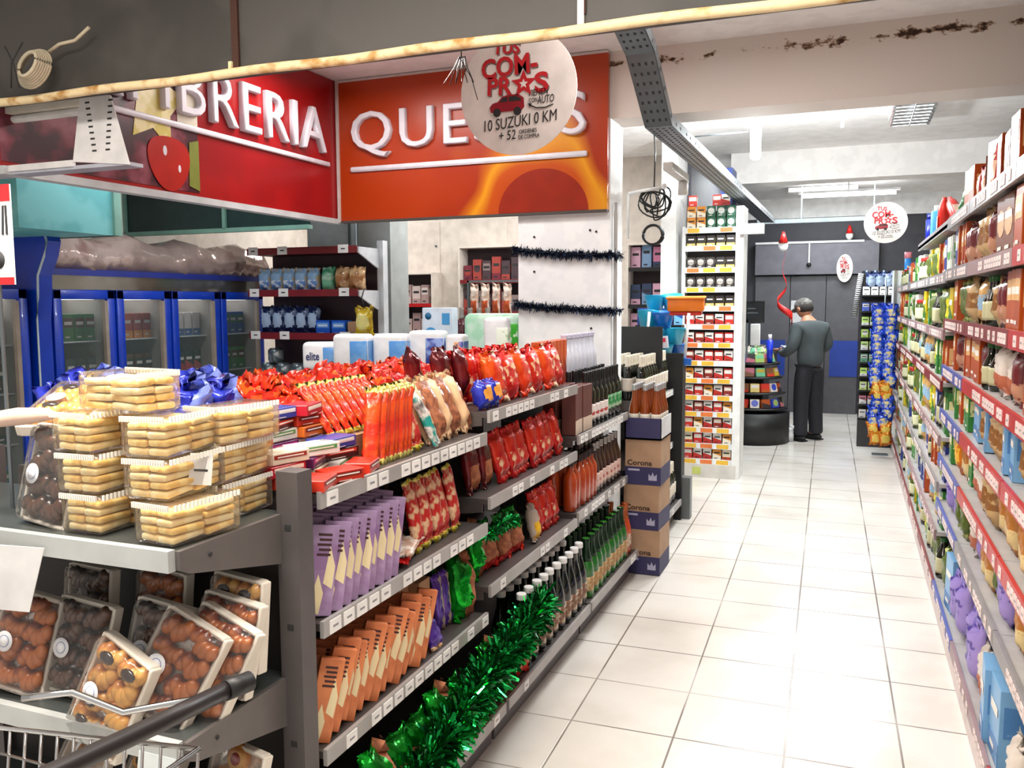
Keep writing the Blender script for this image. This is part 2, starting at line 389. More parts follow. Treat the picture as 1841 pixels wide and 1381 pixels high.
# garlands
def tinsel(name, path, rad, n, mats, label, seed=1, ln=.06, wd=.006, group=None):
    rg = random.Random(seed); b = B(); pts = [Vector(p) for p in path]
    ix = [b.mi(q) for q in mats]
    b.tube(path, rad*.28, mats[0], seg=5)
    for _ in range(n):
        t_ = rg.random()*(len(pts)-1); k = int(t_); p = pts[k].lerp(pts[min(k+1, len(pts)-1)], t_-k)
        d = Vector((rg.gauss(0, 1), rg.gauss(0, 1), rg.gauss(0, 1))).normalized()
        p = p+d*rad*.2; e = d*rad*rg.uniform(.55, 1.1)+Vector((0, 0, -ln*.2*rg.random()))
        s = d.cross(Vector((rg.gauss(0, 1), rg.gauss(0, 1), rg.gauss(0, 1)))).normalized()*wd*rg.uniform(.5, 1.2)
        v = [b.bm.verts.new(p-s), b.bm.verts.new(p+s), b.bm.verts.new(p+e+s*.6), b.bm.verts.new(p+e-s*.6)]
        fc = b.bm.faces.new(v); fc.material_index = rg.choice(ix)
    return b.obj(name, label=label, cat='garland')
nav = M('tinsel_navy', '#141e33', .3, .6); nav2 = M('tinsel_navy_bright', '#2b3b5b', .2, .9)
def sagp(a, b, sag, n=14): return [tuple(Vector(a).lerp(Vector(b), k/n)+Vector((0, 0, -sag*4*(k/n)*(1-k/n)))) for k in range(n+1)]
tinsel('tinsel_garland', sagp((-2.04, 5.18, 1.995), (-1.37, 5.18, 1.945), .012)+[(-1.36, 5.3, 1.95)], .035, 1500, [nav, nav2], 'dark navy tinsel garland across the upper white column', 3, wd=.003)
tinsel('tinsel_garland', sagp((-2.03, 5.18, 1.645), (-1.37, 5.18, 1.6), .006)+[(-1.36, 5.3, 1.6)], .033, 1500, [nav, nav2], 'dark navy tinsel garland across the lower white column', 4, wd=.003)

# round promotion signs
prom_w = M('promo_white', '#f3e9e2', .5); prom_r = M('promo_red', '#c8232a', .5); prom_s = M('promo_shadow', '#7d6f6c', .6); prom_k = M('promo_ink', '#2c2828', .6)
def round_sign(loc, rad, label, rz=0, sq=1):
    t = thing('round_promotion_sign', label, 'sign', loc, (0, 0, rz)); k = rad/.28; t.scale = (k*sq, k, k)
    B().cyl((0, 0, 0), .28, .006, prom_w, seg=64, axis='Y', smooth=False).obj('disc', t)
    ti = R(2)
    def T(s, w, h, x, z, m, rot=0, **kk):
        if m is prom_r: text(s, w, h, prom_s, t, (x+.005, -.0042, z-.006), (pi/2, -rot, 0), th=.001, **kk)
        text(s, w, h, m, t, (x, -.0052, z), (pi/2, -rot, 0), th=.001, **kk)
    T('TUS', .13, .055, -.052, .195, prom_r, -.08, bold=.03)
    T('COM-', .27, .09, -.04, .115, prom_r, .05, bold=.03)
    T('PR', .12, .08, -.085, .03, prom_r, -.04, bold=.03)
    T('S', .065, .09, .115, .03, prom_r, .05, bold=.03)
    st = [(.03+(.062 if q % 2 == 0 else .028)*sin(2*pi*q/10), .03+(.062 if q % 2 == 0 else .028)*cos(2*pi*q/10)) for q in range(10)]
    sb = B().prism(st, -.0062, -.005, prom_r)
    sb.prism([(.03+(.022 if q % 2 == 0 else .010)*sin(2*pi*q/10), .03+(.022 if q % 2 == 0 else .01)*cos(2*pi*q/10)) for q in range(10)], -.0066, -.006, prom_w)
    sb.obj('star_letter', t)
    cb = B(); car = [(-.13, -.085), (-.135, -.06), (-.12, -.045), (-.095, -.04), (-.075, -.018), (-.045, -.012), (.005, -.012), (.03, -.03), (.033, -.07), (.02, -.085)]
    cb.prism(car, -.0062, -.004, M('car_print_red', '#9c1f2b', .4))
    cb.prism([(-.088, -.042), (-.072, -.024), (-.048, -.02), (-.05, -.042)], -.0067, -.006, prom_k)
    cb.prism([(-.042, -.042), (-.04, -.02), (-.003, -.02), (.018, -.034), (.018, -.042)], -.0067, -.006, prom_k)
    for cx in (-.1, .0): cb.prism([(cx+.019*cos(a), -.087+.019*sin(a)) for a in [2*pi*q/14 for q in range(14)]], -.0072, -.005, prom_k)
    cb.obj('car_picture', t)
    T('VIENEN', .095, .028, .1, -.012, prom_k, .05, shear=.2); T('CON', .04, .02, .075, -.045, prom_k, .05); T('AUTO', .08, .034, .135, -.045, prom_k, .05, shear=.2)
    ar = B().tube([(.17, -.0055, -.07), (.13, -.0055, -.082), (.09, -.0055, -.08), (.06, -.0055, -.066)], .003, prom_k, seg=5)
    ar.prism([(.05, -.058), (.068, -.06), (.06, -.076)], -.0065, -.0045, prom_k); ar.obj('arrow', t)
    T('10 SUZUKI 0 KM', .355, .05, .012, -.13, prom_k, .075, shear=.15)
    T('+ 52', .08, .042, -.05, -.19, prom_k, .04, shear=.15); T('ORDENES', .085, .018, .05, -.178, prom_k, .04); T('DE COMPRA', .1, .018, .055, -.202, prom_k, .04)
    B().tube([(-.02, 0, .275), (-.06, .01, .36)], .0012, prom_k, seg=4).obj('hanging_thread', t)
    return t
round_sign((-1.43, 3.7, 2.60), .28, 'large round TUS COMPRAS promotion sign hanging before the QUESOS board')
round_sign((.308, 10.0, 2.482), .215, 'middle-sized round TUS COMPRAS sign above the far end of the right shelves')
round_sign((-.11, 13.325, 2.13), .2, 'smallest promotion sign, turned sideways on the dark shutter wall', sq=.55)

# foreground lamp tray (old fluorescent fixture, top left)
t = thing('fluorescent_fixture', 'old white fluorescent fixture with perforated end plate, top left', 'light fixture', (-2.88, 2.65, 2.215))
t.scale = (.83, .83, .72)
fw = M('fixture_white', '#e8e6e6', .4, bump=.05); fd = M('fixture_inner', '#b9bcc9', .4)
# end plate is a slotted trapezoid
ep = B()
ep.prism([(-.10, .02), (.26, -.02), (.16, .36), (-.03, .39)], -.006, .0, fw)
for k in range(9):
    for q in (0, 1):
        x = .045+.085*q-.004*k*(-1 if q else 1); z = .07+.033*k
        ep.box(x-.013, x+.013, -.0085, -.005, z-.0045, z+.0045, ink_m)
ep.obj('end_plate', t)
B().box(-1.35, .24, .0, .1, -.02, 0, fd).obj('reflector', t)
B().box(-1.35, -.1, -.01, .01, -.005, .03, fw).obj('edge_rail', t)
B().tube([(-1.35, .05, .30), (-.08, .05, .31)], .022, M('tube_white', '#dfe0de', .3), seg=12).obj('lamp_tube', t)
B().box(-1.35, -.02, .0, .12, .33, .42, M('fixture_cream', '#d8d2c6', .5)).cyl((-.3, -.004, .38), .008, .01, ink_m, axis='Y', seg=8).obj('lamp_housing', t)
ep2 = B().prism([(-1.15, .02), (-.89, .02), (-.98, .26), (-1.08, .26)], .02, .026, fw)
for k in range(5): ep2.box(-1.04, -1.0, .016, .021, .05+k*.04, .058+k*.04, ink_m)
ep2.obj('slotted_plate', t)
# cable coil on the beam rail
cb = B(); rope = M('rope_beige', '#c9bda4', .8, bump=.3)
for k in range(7):
    rx = .085-.006*k; pts = [(rx*cos(a)*.95, -.01*k, rx*.85*sin(a)*.9+.02*cos(a)) for a in [2*pi*q/28 for q in range(28)]]
    cb.tube([(p[0]+.006*k, p[1]-.01, p[2]) for p in pts], .0075, rope, closed=True, seg=6)
cb.tube([(.06, 0, .06), (.12, .0, .085), (.2, 0, .09), (.27, 0, .13)], .0065, rope, seg=6)
co = thing('cable_coil', 'coil of beige cable resting on the rusty rail, top left', 'cable', (-2.89, 2.44, 2.535))
co.scale = (1, 1, .95)
cb.obj('cable', co)
B().tube([(-.03, -.09, -.09), (-.01, -.1, 0), (.03, -.08, .08)], .003, ink_m, seg=5).tube([(-.05, -.09, .07), (0, -.1, 0), (.0, -.08, -.09)], .003, ink_m, seg=5).obj('tie_wire', co)

# teal structure upper left
teal = M('teal_paint', '#79c3c6', .55, c2='#63b1b5', sc_=3); tealg = M('teal_frame', '#7fae9f', .5); tealdark = M('teal_glass', '#1e3a39', .2)
struct(B().box(-6.2, -4.6, 3.7, 4.45, 2.11, 2.42, teal).box(-5.9, -4.58, 4.40, 4.46, 2.11, 2.42, tealg), 'trim_7')
t = thing('transom_window', 'dark green glazed transom in a teal frame under the red sign', 'window frame', (-6.1, 5.98, 2.26))
B().box(0, 1.97, -.03, .03, 0, .035, tealg).box(0, 1.97, -.03, .03, .5, .53, tealg).box(0, .03, -.03, .03, .03, .5, tealg).box(1.1, 1.13, -.03, .03, .03, .5, tealg).obj('frame', t)
B().box(.03, 1.97, -.005, .005, .03, .5, tealdark).obj('pane', t)
bl_m = M('pale_blue_column', '#cfe4ec', .5); 
struct(B().box(-4.70, -4.18, 6.75, 7.2, 0, 3.17, bl_m), 'trim_8')
B().box(-4.17, -3.84, 6.77, 7.1, 0, 2.75, M('duct_grey', '#aeb4b4', .5)).box(-4.25, -4.23, 6.73, 6.75, 0, 3.1, steel_m).obj('wall_duct', label='grey duct box beside the pale blue column behind the sign', cat='duct')

# back walls
struct(B().box(-6.2, -1.68, 9.0, 9.1, 0, 3.17, cream_m), 'wall_back_left')
struct(B().box(-1.68, -1.54, 8.05, 9.1, 0, 3.17, white_m), 'trim_9')
pl = M('wall_panel', '#e4d9d0', .6)
for k, (x0, x1) in enumerate(((-5.1, -4.45), (-3.6, -2.9))):
    B().box(0, x1-x0, -.012, 0, 0, .58, pl).box(x1-x0-.05, x1-x0-.03, -.03, -.012, .3, .32, steel_m).obj('wall_hatch', label='%s cream wall hatch behind the column' % ('left' if k == 0 else 'right'), cat='hatch', loc=(x0, 9.0, 2.0))
struct(B().box(-1.5, 1.0, 13.5, 13.6, 0, 3.17, M('back_black', '#3a3a41', .6)).box(-1.5, 2.6, 13.46, 13.5, 2.88, 3.17, white_m), 'wall_back')
struct(B().box(1.0, 2.6, 13.45, 13.5, 0, 2.88, cream_m), 'trim_3')
struct(B().box(-1.6, -1.5, 8.6, 13.6, 0, 3.17, M('side_dark', '#4a4a52', .6)), 'wall_side_far')
# dark shutter doors on the back wall
sg = M('shutter_grey', '#5c5b60', .45, .1)
t = thing('roller_shutter', 'dark grey panel shutter closing the far end of the aisle', 'shutter', (-1.36, 13.44, 0))
B().box(0, .5, 0, .05, 0, 2.03, sg).obj('panel', t); B().box(.51, 1.0, 0, .05, 0, 2.03, sg).obj('panel', t); B().box(1.01, 1.46, 0, .05, 0, 2.03, sg).obj('panel', t)
B().box(0, 1.7, -.1, .05, 2.05, 2.52, M('fascia_grey', '#6c6b74', .45)).obj('fascia', t)
B().box(0, 1.5, -.12, -.1, 2.5, 2.53, white_m).obj('fascia_edge', t)
B().box(1.08, 1.46, -.01, 0, .55, 1.08, M('notice_blue', '#1f3f9c', .5)).obj('blue_band', t)
B().box(0.02, .45, -.01, 0, .55, 1.08, M('notice_blue', '#1f3f9c', .5)).obj('blue_band', t)
B().box(0, .29, -.004, 0, 0, .33, M('paper', '#d7d7da', .7)).obj('paper_notice', label='grey paper notice taped to the dark shutter behind the man', cat='notice', loc=(-.84, 13.43, 1.34))
# far ceiling light trough and cable ladder
B().box(-1.1, .35, 0, .06, 0, .05, steel_m).box(-.6, -.585, .02, .035, .05, .58, steel_m).box(.2, .215, .02, .035, .05, .58, steel_m).obj('cable_ladder', label='grey cable tray crossing the aisle at its far end', cat='cable tray', loc=(0, 10.9, 2.59))
B().cyl((0, 0, 0), .012, .32, white_m, seg=8).ball((0, 0, -.17), .035, .035, .03, black_m).obj('camera_pole', label='white ceiling pole with a small black camera in front of the dark fascia', cat='security camera', loc=(-.6, 13.31, 2.36))

# lamp fixtures
for i, (x, y, z, sx, sy, w, c) in enumerate(LAMPS):
    b = B().box(-sx/2-.03, sx/2+.03, -sy/2-.03, sy/2+.03, 0, .06, white_m)
    lb = ['ceiling batten over the bakery shelves', 'ceiling batten over the near aisle', 'ceiling batten above the deli corner', 'unseen added batten before the stained beam', 'ceiling batten beside the teal beam', 'ceiling batten behind the QUESOS board', 'unseen added batten over the middle aisle', 'ceiling batten over the checkout area', 'ceiling batten above the back left wall', 'recessed louvred ceiling light over the right shelves', 'ceiling batten before the dark shutter'][i]
    o = thing('ceiling_light', 'white '+lb if 'louv' not in lb else lb, 'ceiling light', (x, y, z-.02))
    b.obj('lamp_housing', o)
    if i == 9:
        g = B()
        for k in range(9): g.box(-.15, .15, -.5+k*.12, -.49+k*.12, -.045, -.012, chrome_m)
        for q in (-.15, 0, .14): g.box(q, q+.008, -.5, .5, -.045, -.012, chrome_m)
        g.obj('louvre', o)
# bright compact lamps hanging over the aisle
glow = M('lamp_glow', '#ffffff', .5, emit=14)
def bulb(loc, label, s=1):
    t = thing('bulb_lamp', label, 'lamp', loc)
    B().box(-.05*s, .03*s, -.03, .03, .12*s, .18*s, M('socket_grey', '#a9a5a0', .5)).cyl((0, 0, (.18*s+3.17-loc[2])/2), .006, 3.17-loc[2]-.18*s, steel_m, seg=6).obj('socket', t)
    B().cyl((0, 0, 0), .04*s, .2*s, glow, seg=14).ball((0, 0, -.1*s), .04*s, .04*s, .03*s, glow).obj('bulb', t)
    l = bpy.data.lights.new('bulb_light', 'POINT'); l.energy = 100 if s == 1 else 9; l.shadow_soft_size = .06; l.color = (.93, .98, 1)
    o = bpy.data.objects.new('bulb_light', l); COL.objects.link(o); o.location = Vector(loc)+Vector((0, -.08, -.16*s))
bulb((-.72, 6.9, 2.86), 'glaring white bulb lamp hanging nearest over the aisle', 1)
bulb((.30, 9.75, 3.0), 'small glaring bulb lamp hanging behind the second beam', .6)
t = thing('tube_lamp', 'long glowing tube lamp under the ceiling at the far end', 'lamp', (-.08, 11.8, 3.0))
B().tube([(-.55, 0, 0), (.55, 0, 0)], .02, M('tube_bright', '#ffffff', emit=45), seg=10).obj('tube', t)
B().box(-.6, .6, -.03, .03, .03, .06, white_m).box(-.01, .01, -.01, .01, .06, .17, white_m).obj('lamp_housing', t)
B().tube([(-1.25, 6.9, 2.94), (-.78, 6.9, 2.95)], .006, steel_m, seg=6).tube([(-.69, 6.9, 2.93), (-.69, 6.9, 3.16)], .012, white_m, seg=6).obj('lamp_bracket', label='thin steel rod that holds the glaring bulb lamp', cat='bracket')
B().box(-.012, .012, -.012, .012, 0, .3, M('stub_grey', '#b5aca5', .7, c2='#5d4232', sc_=30, thr=(.55, .7))).obj('ceiling_hanger', label='rust flecked metal stub hanging from the ceiling near the louvred light', cat='hanger', loc=(-.1, 6.6, 2.87))

# cable tray along the aisle
t = thing('cable_tray', 'galvanised perforated cable tray dipping under the beam along the aisle', 'cable tray')
def tray_seg(a, b, w=.145, h=.06):
    a = Vector(a); b = Vector(b); d = (b-a); L_ = d.length; d.normalize(); s = Vector((1, 0, 0)); n_ = s.cross(d).normalized()
    Mx = Matrix((s, d, n_)).transposed().to_4x4(); Mx.translation = a
    g = B().box(-w/2, w/2, 0, L_, 0, .004, steel_m).box(-w/2, -w/2+.004, 0, L_, 0, h, steel_m).box(w/2-.004, w/2, 0, L_, 0, h, steel_m)
    k = .05
    while k < L_-.03:
        for q in (-.05, -.017, .017, .05): g.box(q-.006, q+.006, k, k+.018, -.0015, 0, ink_m)
        if int(k*20) % 2 == 0:
            g.box(w/2, w/2+.0015, k, k+.02, .02, .035, ink_m)
        k += .06
    bmesh.ops.transform(g.bm, matrix=Mx, verts=g.bm.verts[:])
    return g
tray_seg((-1.0, 3.95, 2.93), (-1.0, 4.25, 2.86)).obj('tray_section', t)
tray_seg((-1.0, 4.25, 2.86), (-.985, 4.62, 2.58)).obj('tray_section', t)
tray_seg((-.985, 4.62, 2.58), (-.95, 10.6, 2.58)).obj('tray_section', t)
tb = B()
for q in (-.05, -.02, .01): tb.tube([(-1.0+q, 4.0, 2.96), (-1.0+q, 4.3, 2.89), (-.985+q, 4.66, 2.605), (-.96+q, 10.5, 2.605)], .011, M('cable_grey', '#6d7173', .5), seg=6)
tb.obj('cable_bundle', t)
B().box(-.03, .03, 0, .6, 0, .05, M('duct_cream', '#d9d4ce', .5)).cyl((0, .55, -.05), .035, .09, M('duct_cream', '#d9d4ce')).obj('spot_lamp', label='cream spot lamp fixed under the cable tray', cat='lamp', loc=(-1.13, 5.6, 2.5))
# black cable coils hanging by the column
cb = B(); rg = random.Random(4)
for k in range(9):
    w_ = rg.uniform(.05, .12); h_ = rg.uniform(.12, .22); c0 = rg.uniform(-.1, .1); ph = rg.uniform(0, 6)
    cb.tube([(c0*.6+w_*sin(a)*.8+.02*sin(ph+a*2), .02*sin(a+ph), -h_*.5+h_*.5*cos(a)+.02*sin(ph)) for a in [2*pi*q/22 for q in range(22)]], .0055, black_m, closed=True, seg=5)
cb.tube([(0, 0, 0), (.005, 0, .25), (-.01, 0, .45)], .005, black_m, seg=5)
for k in range(6): cb.tube([((.062+.004*(k % 3))*cos(a), -.03+.006*k, -.30+(.062+.004*(k % 2))*sin(a)) for a in [2*pi*q/24 for q in range(24)]], .007, black_m, closed=True, seg=6)
cb.obj('cable_tangle', label='tangled black cables and a coil hanging right of the column', cat='cables', loc=(-1.25, 5.75, 2.40))
B().tube([(-.2, 0, 0), (.03, 0, .03)], .011, white_m, seg=8).ball((.04, 0, .035), .02, .02, .02, white_m).tube([(-.2, 0, 0), (-.2, 0, -.3)], .008, white_m, seg=8).obj('wall_bracket', label='white pipe bracket that carries the black cable tangle', cat='bracket', loc=(-1.22, 5.73, 2.38))
hw = B()
for k in range(8): hw.tube([(.004*k, 0, 0), (.01*k-.03, 0, -.05), (.02*k-.08+.01*(k % 3), 0, -.11-.01*(k % 2))], .0022, black_m if k % 2 else chrome_m, seg=4)
hw.tube([(0, 0, 0), (.06, 0, -.1), (.09, 0, -.2)], .002, black_m, seg=4).tube([(.01, 0, 0), (.012, 0, .40)], .003, black_m, seg=4)
hw.obj('loose_wire', label='frayed loose wires hanging left of the big round sign', cat='wires', loc=(-1.70, 3.66, 2.77))

# ============================================================ SHELVING
def ticket_run(sh, x, ya, yb, z, h, seed, mat=tick_m, dens=.5, sgn=1, size=.05, par_name='price_ticket', mx=12):
    rg = random.Random(seed); y = ya+.03; c = 0
    while y < yb-size-.01 and c < mx:
        if rg.random() < dens:
            b = B().box(x, x+sgn*.0025, y, y+size, z, z+h, mat)
            b.box(x+sgn*.0025, x+sgn*.003, y+size*.25, y+size*.72, z+h*.42, z+h*.58, M('ticket_print', '#8f8f92'))
            b.obj(par_name, sh); c += 1
        y += size*1.3
def gondola(label, y0, y1, xf, xb, levels, base=True, tickets=.5, seed=0, far=None):
    """levels: deck heights; faces +x"""
    t = thing('gondola_shelving', label, 'shelving unit', (xf, y0, 0))
    L_ = y1-y0; D = xb-xf
    B().box(D-.02, D, 0, L_, 0, max(levels)+.02, M('back_dark', '#2e2a29', .6)).obj('back_panel', t)
    B().box(D, D+.05, 0, .04, 0, max(levels)+.06, post_m).obj('upright', t)
    kb = B().box(-.0, .02, .003, L_-.003, 0, .125, kick_m).box(D, 0, .003, L_-.003, .1, .125, deck_m).obj('plinth', t)
    for z in levels+[.165]:
        low = z < .2
        x1 = .07 if low else 0
        s = B().box(D, x1, .003, L_-.003, z-.02, z, deck_m).obj('shelf', t)
        B().box(x1, x1+.012, .004, L_-.004, z-.038, z+.006, rail_m).obj('price_rail', s)
        if not low:
            B().prism([(D, z-.02), (-.02, z-.02), (-.02, z-.05), (D, z-.11)], .0, .004, deck_m).obj('bracket', s)
            B().prism([(D, z-.02), (-.02, z-.02), (-.02, z-.05), (D, z-.11)], L_-.004, L_, deck_m).obj('bracket', s)
        ticket_run(s, x1+.012, 0, L_, z-.036, .036, int(seed*100+z*50), dens=tickets if not low else .15)
    return t
XF = -1.232
gondola('grey gondola bay nearest the camera, holding chocolates and nougat', 1.775, 2.84, XF, -1.72, [1.175, .84, .50], seed=1, tickets=.75)
gondola('grey gondola bay with red gingerbread pouches and green bags', 2.86, 3.95, XF, -1.72, [1.25, .925, .59], seed=2, tickets=.5)
g3 = gondola('grey gondola bay holding rows of bottles before the white column', 3.97, 4.97, XF, -1.62, [.995, .61], seed=3, tickets=.7)
B().box(-.388, -.168, 0, 1.0, 1.18, 1.2, deck_m).box(-.40, -.388, 0, 1.0, .99, 1.2, post_m).obj('top_board', g3)
gondola('last grey gondola bay of bottles behind the stacked beer cartons', 5.53, 6.38, XF, -1.62, [1.0, .60], seed=4, tickets=.8)
# tops over the middle and the other side of the island
tp = thing('gondola_top_counter', 'wide dark counter board behind the near bay under the sweets heap', 'counter', (-2.3, 1.8, 0))
B().box(0, .56, 0, 2.15, 1.15, 1.175, deck_m).obj('board', tp); B().box(0, .03, 0, 2.15, 0, 1.15, post_m).obj('side_panel', tp)
t = thing('display_counter', 'dark counter behind the gondola carrying the paper roll packs', 'counter', (-3.3, 3.9, 0))
B().box(0, .8, 0, 1.9, 1.15, 1.2, deck_m).obj('board', t); B().box(.03, .77, .03, 1.87, 0, 1.15, post_m).obj('cabinet_body', t)
# black end panel
t = thing('end_panel', 'black end panel closing the last bottle bay by the aisle', 'end panel', (0, 6.4, 0))
B().box(-1.6, -1.16, 0, .04, 0, 1.27, black_m).obj('panel', t)
B().box(-1.2, -1.1, .05, .14, 0, .32, M('stub_steel', '#7e8384', .4, .5)).obj('foot_block', t)
B().box(-.2, .1, -.02, .0, -.15, .15, black_m).obj('black_board', label='black backing board above the bottles right of the column', cat='board', loc=(-1.33, 6.0, 1.33))

# bakery end cap
t = thing('bakery_end_rack', 'dark grey end rack with bakery packs facing the camera', 'shelving unit', (-1.29, 1.725, 0))
B().box(-.0, .062, -.03, .03, 0, 1.245, post_m).box(.022, .04, -.031, -.03, .2, .215, ink_m).box(.022, .04, -.031, -.03, .55, .565, ink_m).box(.022, .04, -.031, -.03, .85, .865, ink_m).box(.022, .04, -.031, -.03, 1.1, 1.115, ink_m).obj('upright', t)
B().box(-1.06, -1.0, -.03, .03, 0, 1.245, post_m).obj('upright', t)
B().box(-1.0, 0, .0, .02, 0, 1.13, M('back_dark', '#2e2a29')).obj('back_panel', t)
lrail = M('rail_pale', '#bcc0be', .35, .1)
for z, nm in ((1.14, 0), (.725, 1), (.33, 2)):
    s = B().box(-1.0, .0, -.37, 0, z-.022, z, M('deck_green_grey', '#4c5150', .3, .2)).obj('shelf', t)
    B().box(-1.0, .0, -.39, -.37, z-.042, z+.004, lrail).obj('price_rail', s)
    B().prism([(-.37, z-.0), (0, z-.0), (0, z-.13), (-.34, z-.055), (-.37, z-.04)], .0, .012, M('bracket_grey', '#6a6462', .45, .2), 'YZ').cyl((.012, -.28, z-.03), .005, .006, ink_m, axis='X', seg=8).obj('bracket', s)

# left red shelving behind
t = thing('red_rail_shelving', 'white shelving with dark red rails against the back left', 'shelving unit', (-5.02, 6.3, 0))
for z in (2.11, 1.745, 1.37, .99):
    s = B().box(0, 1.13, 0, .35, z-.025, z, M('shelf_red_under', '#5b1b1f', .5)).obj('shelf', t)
    B().box(0, 1.13, -.015, 0, z-.03, z+.03, redp_m).obj('price_rail', s)
    B().prism([(0, z+.02), (.36, z+.02), (.36, z-.16), (.28, z-.14), (0, z-.03)], 1.13, 1.145, M('bracket_white', '#dfe3ea', .4), 'YZ').obj('bracket', s)
    for k, x in enumerate((.02, .33, .62, .95)):
        if (k+int(z*10)) % 4 != 3: B().box(x, x+.1, -.019, -.015, z-.03, z+.04, tick_m).box(x+.03, x+.07, -.02, -.019, z, z+.01, ink_m).obj('price_ticket', s)
B().box(0, 1.13, .35, .37, 0, 2.12, M('back_plum', '#4d3a40', .6)).obj('back_panel', t)
B().box(1.13, 1.19, .32, .4, 0, 2.2, M('bracket_white', '#dfe3ea')).obj('upright', t)

# ============================================================ RIGHT SHELVING
t = None
RL = [2.06, 1.80, 1.55, 1.31, 1.08, .84, .60]
RLf = [1.79, 1.49, 1.22, .93, .68, .42]
white_deck = M('deck_white', '#b4b0ae', .4)
def right_unit(label, y0, y1, levels, railm, xf, tick=None, seed=0):
    t = thing('wall_shelving', label, 'shelving unit', (xf, y0, 0)); L_ = y1-y0; D = .95-xf
    B().box(D-.02, D+.02, 0, L_, 0, 2.3, M('back_maroon', '#3a211e', .6)).obj('back_panel', t)
    B().box(-.0, .02, .002, L_-.002, 0, .12, M('kick_pink', '#d8c6c2', .4)).obj('plinth', t)
    for k, z in enumerate(levels+[.15]):
        dep = D if z < .2 else D
        s = B().box(0, dep-.02, .002, L_-.002, z-.02, z, white_deck).obj('shelf', t)
        rm = railm[k % len(railm)]
        B().box(-.012, 0, .004, L_-.004, z-.045, z+.012, rm).obj('price_rail', s)
        ticket_run(s, -.0125, 0, L_, z-.035, .034, seed*31+k, M('ticket_pinkish', '#f0dcd8', .5), dens=.75, sgn=-1, size=.042, mx=11)
        if y0 < 5 and k > 0: B().prism([(0, z-.02), (dep-.03, z-.02), (dep-.03, z-.1), (0, z-.04)], .0, .003, white_deck, 'XZ').obj('bracket', s)
    return t
bluer = M('rail_blue', '#4a57a8', .4); pinkr = M('rail_pinkgrey', '#9b7d80', .4); greyr = M('rail_midgrey', '#8f8a8c', .4)
right_unit('red railed wall shelving bay nearest the camera on the right', 2.0, 3.0, RL, [greyr, redr_m, redr_m, redr_m, redr_m, redr_m], .46, seed=1)
right_unit('second red railed wall shelving bay on the right', 3.0, 4.1, RL, [greyr, pinkr, redp_m, redr_m, redr_m, redr_m], .46, seed=2)
right_unit('blue railed wall shelving bay in the middle right', 4.1, 5.0, RL, [greyr, greyr, redp_m, bluer, bluer, bluer, bluer, bluer], .46, seed=3)
for k in range(5):
    y = 5.0+k*1.06
    right_unit('pink railed wall shelving, %s bay past the blue rails' % ['first', 'second', 'third', 'fourth', 'farthest'][k], y, y+1.06, RLf, [greyr, pinkr, redp_m, pinkr], .46, seed=4+k)
t = thing('gondola_head_shelf', 'grey angled shelf high over the right wall shelving', 'shelf', (.46, 5.1, 2.06))
B().box(0, .4, 0, 2.2, -.02, 0, M('grey_shelf', '#b9b6b4', .4)).obj('board', t)
B().box(0, .012, 0, 2.2, -.03, .02, greyr).obj('price_rail', t)
B().prism([(0.01, 0), (.4, 0), (.4, -.1), (.01, -.04)], -.012, -.0, white_deck).obj('bracket', t)

# ============================================================ PRODUCT PROTOTYPES
def pr_pouch(name, w, h, th, mats, lab=None, seed=0, wr=.004, crimp=.09, cat='pouch', parts=None, nx=8, nz=12, full=.45):
    b = B().sheet(w, h, th, mats, seed, wr, nx, nz, crimp, full, lab)
    o = b.raw(name); ps = []
    return Proto(o, ps, name, cat)
def pr_box(name, w, h, d, body, panel=None, acc=None, cat='carton', style=0):
    b = B().box(-w/2, w/2, -d/2, d/2, 0, h, body, bev=.0015, seg=1)
    y = -d/2-.0012
    if panel:
        if style == 0:
            b.box(-w*.42, w*.42, y, y+.001, h*.5, h*.85, panel)
        elif style == 1:
            b.prism([(-w*.5, 0), (w*.5, 0), (w*.5, h*.35), (-w*.5, h*.6)], y, y+.001, panel)
        elif style == 2:
            b.prism([(w*.38*cos(a), h*.55+w*.38*sin(a)) for a in [2*pi*k/16 for k in range(16)]], y, y+.001, panel)
        elif style == 3:
            b.box(-w*.5, w*.5, y, y+.001, 0, h*.3, panel)
    if acc:
        b.box(-w*.34, w*.34, y-.0006, y, h*.60, h*.72, acc); b.box(-w*.3, w*.1, y-.0006, y, h*.12, h*.18, acc)
        b.box(w/2, w/2+.001, -d*.35, d*.35, h*.4, h*.8, panel or acc)
    return Proto(b.raw(name), [], name, cat)
def pr_bottle(name, prof, glass, label_m=None, cap_m=None, foil_m=None, lab=(.3, .6), r=.037, h=.29, cap_z=.95, cap_r=None, foil_z=.7, neck_lab=None, seg=12, cat='bottle'):
    """prof: (r,z) in units of r and h"""
    P = [(a*r, z*h) for a, z in prof]
    root = B().lathe(P, glass, seg).raw(name); parts = []
    def rad(z):
        for (a0, z0), (a1, z1) in zip(P, P[1:]):
            if z0 <= z <= z1 and z1 > z0: return a0+(a1-a0)*(z-z0)/(z1-z0)
        return P[-1][0]
    def sleeve(z0, z1, mt, nm, off=.0012, cap=False):
        q = [(rad(z0+(z1-z0)*k/6)+off, z0+(z1-z0)*k/6) for k in range(7)]
        if cap: q.append((q[-1][0]*.9, z1+.004))
        o = B().lathe(q, mt, seg).raw(nm, root); parts.append(o)
    if label_m: sleeve(lab[0]*h, lab[1]*h, label_m, 'label')
    if neck_lab: sleeve(.7*h, .78*h, neck_lab, 'neck_label')
    if foil_m: sleeve(foil_z*h, h*.985, foil_m, 'foil', cap=True)
    if cap_m: sleeve(cap_z*h, h, cap_m, 'cap', off=.003, cap=True)
    return Proto(root, parts, name, cat)
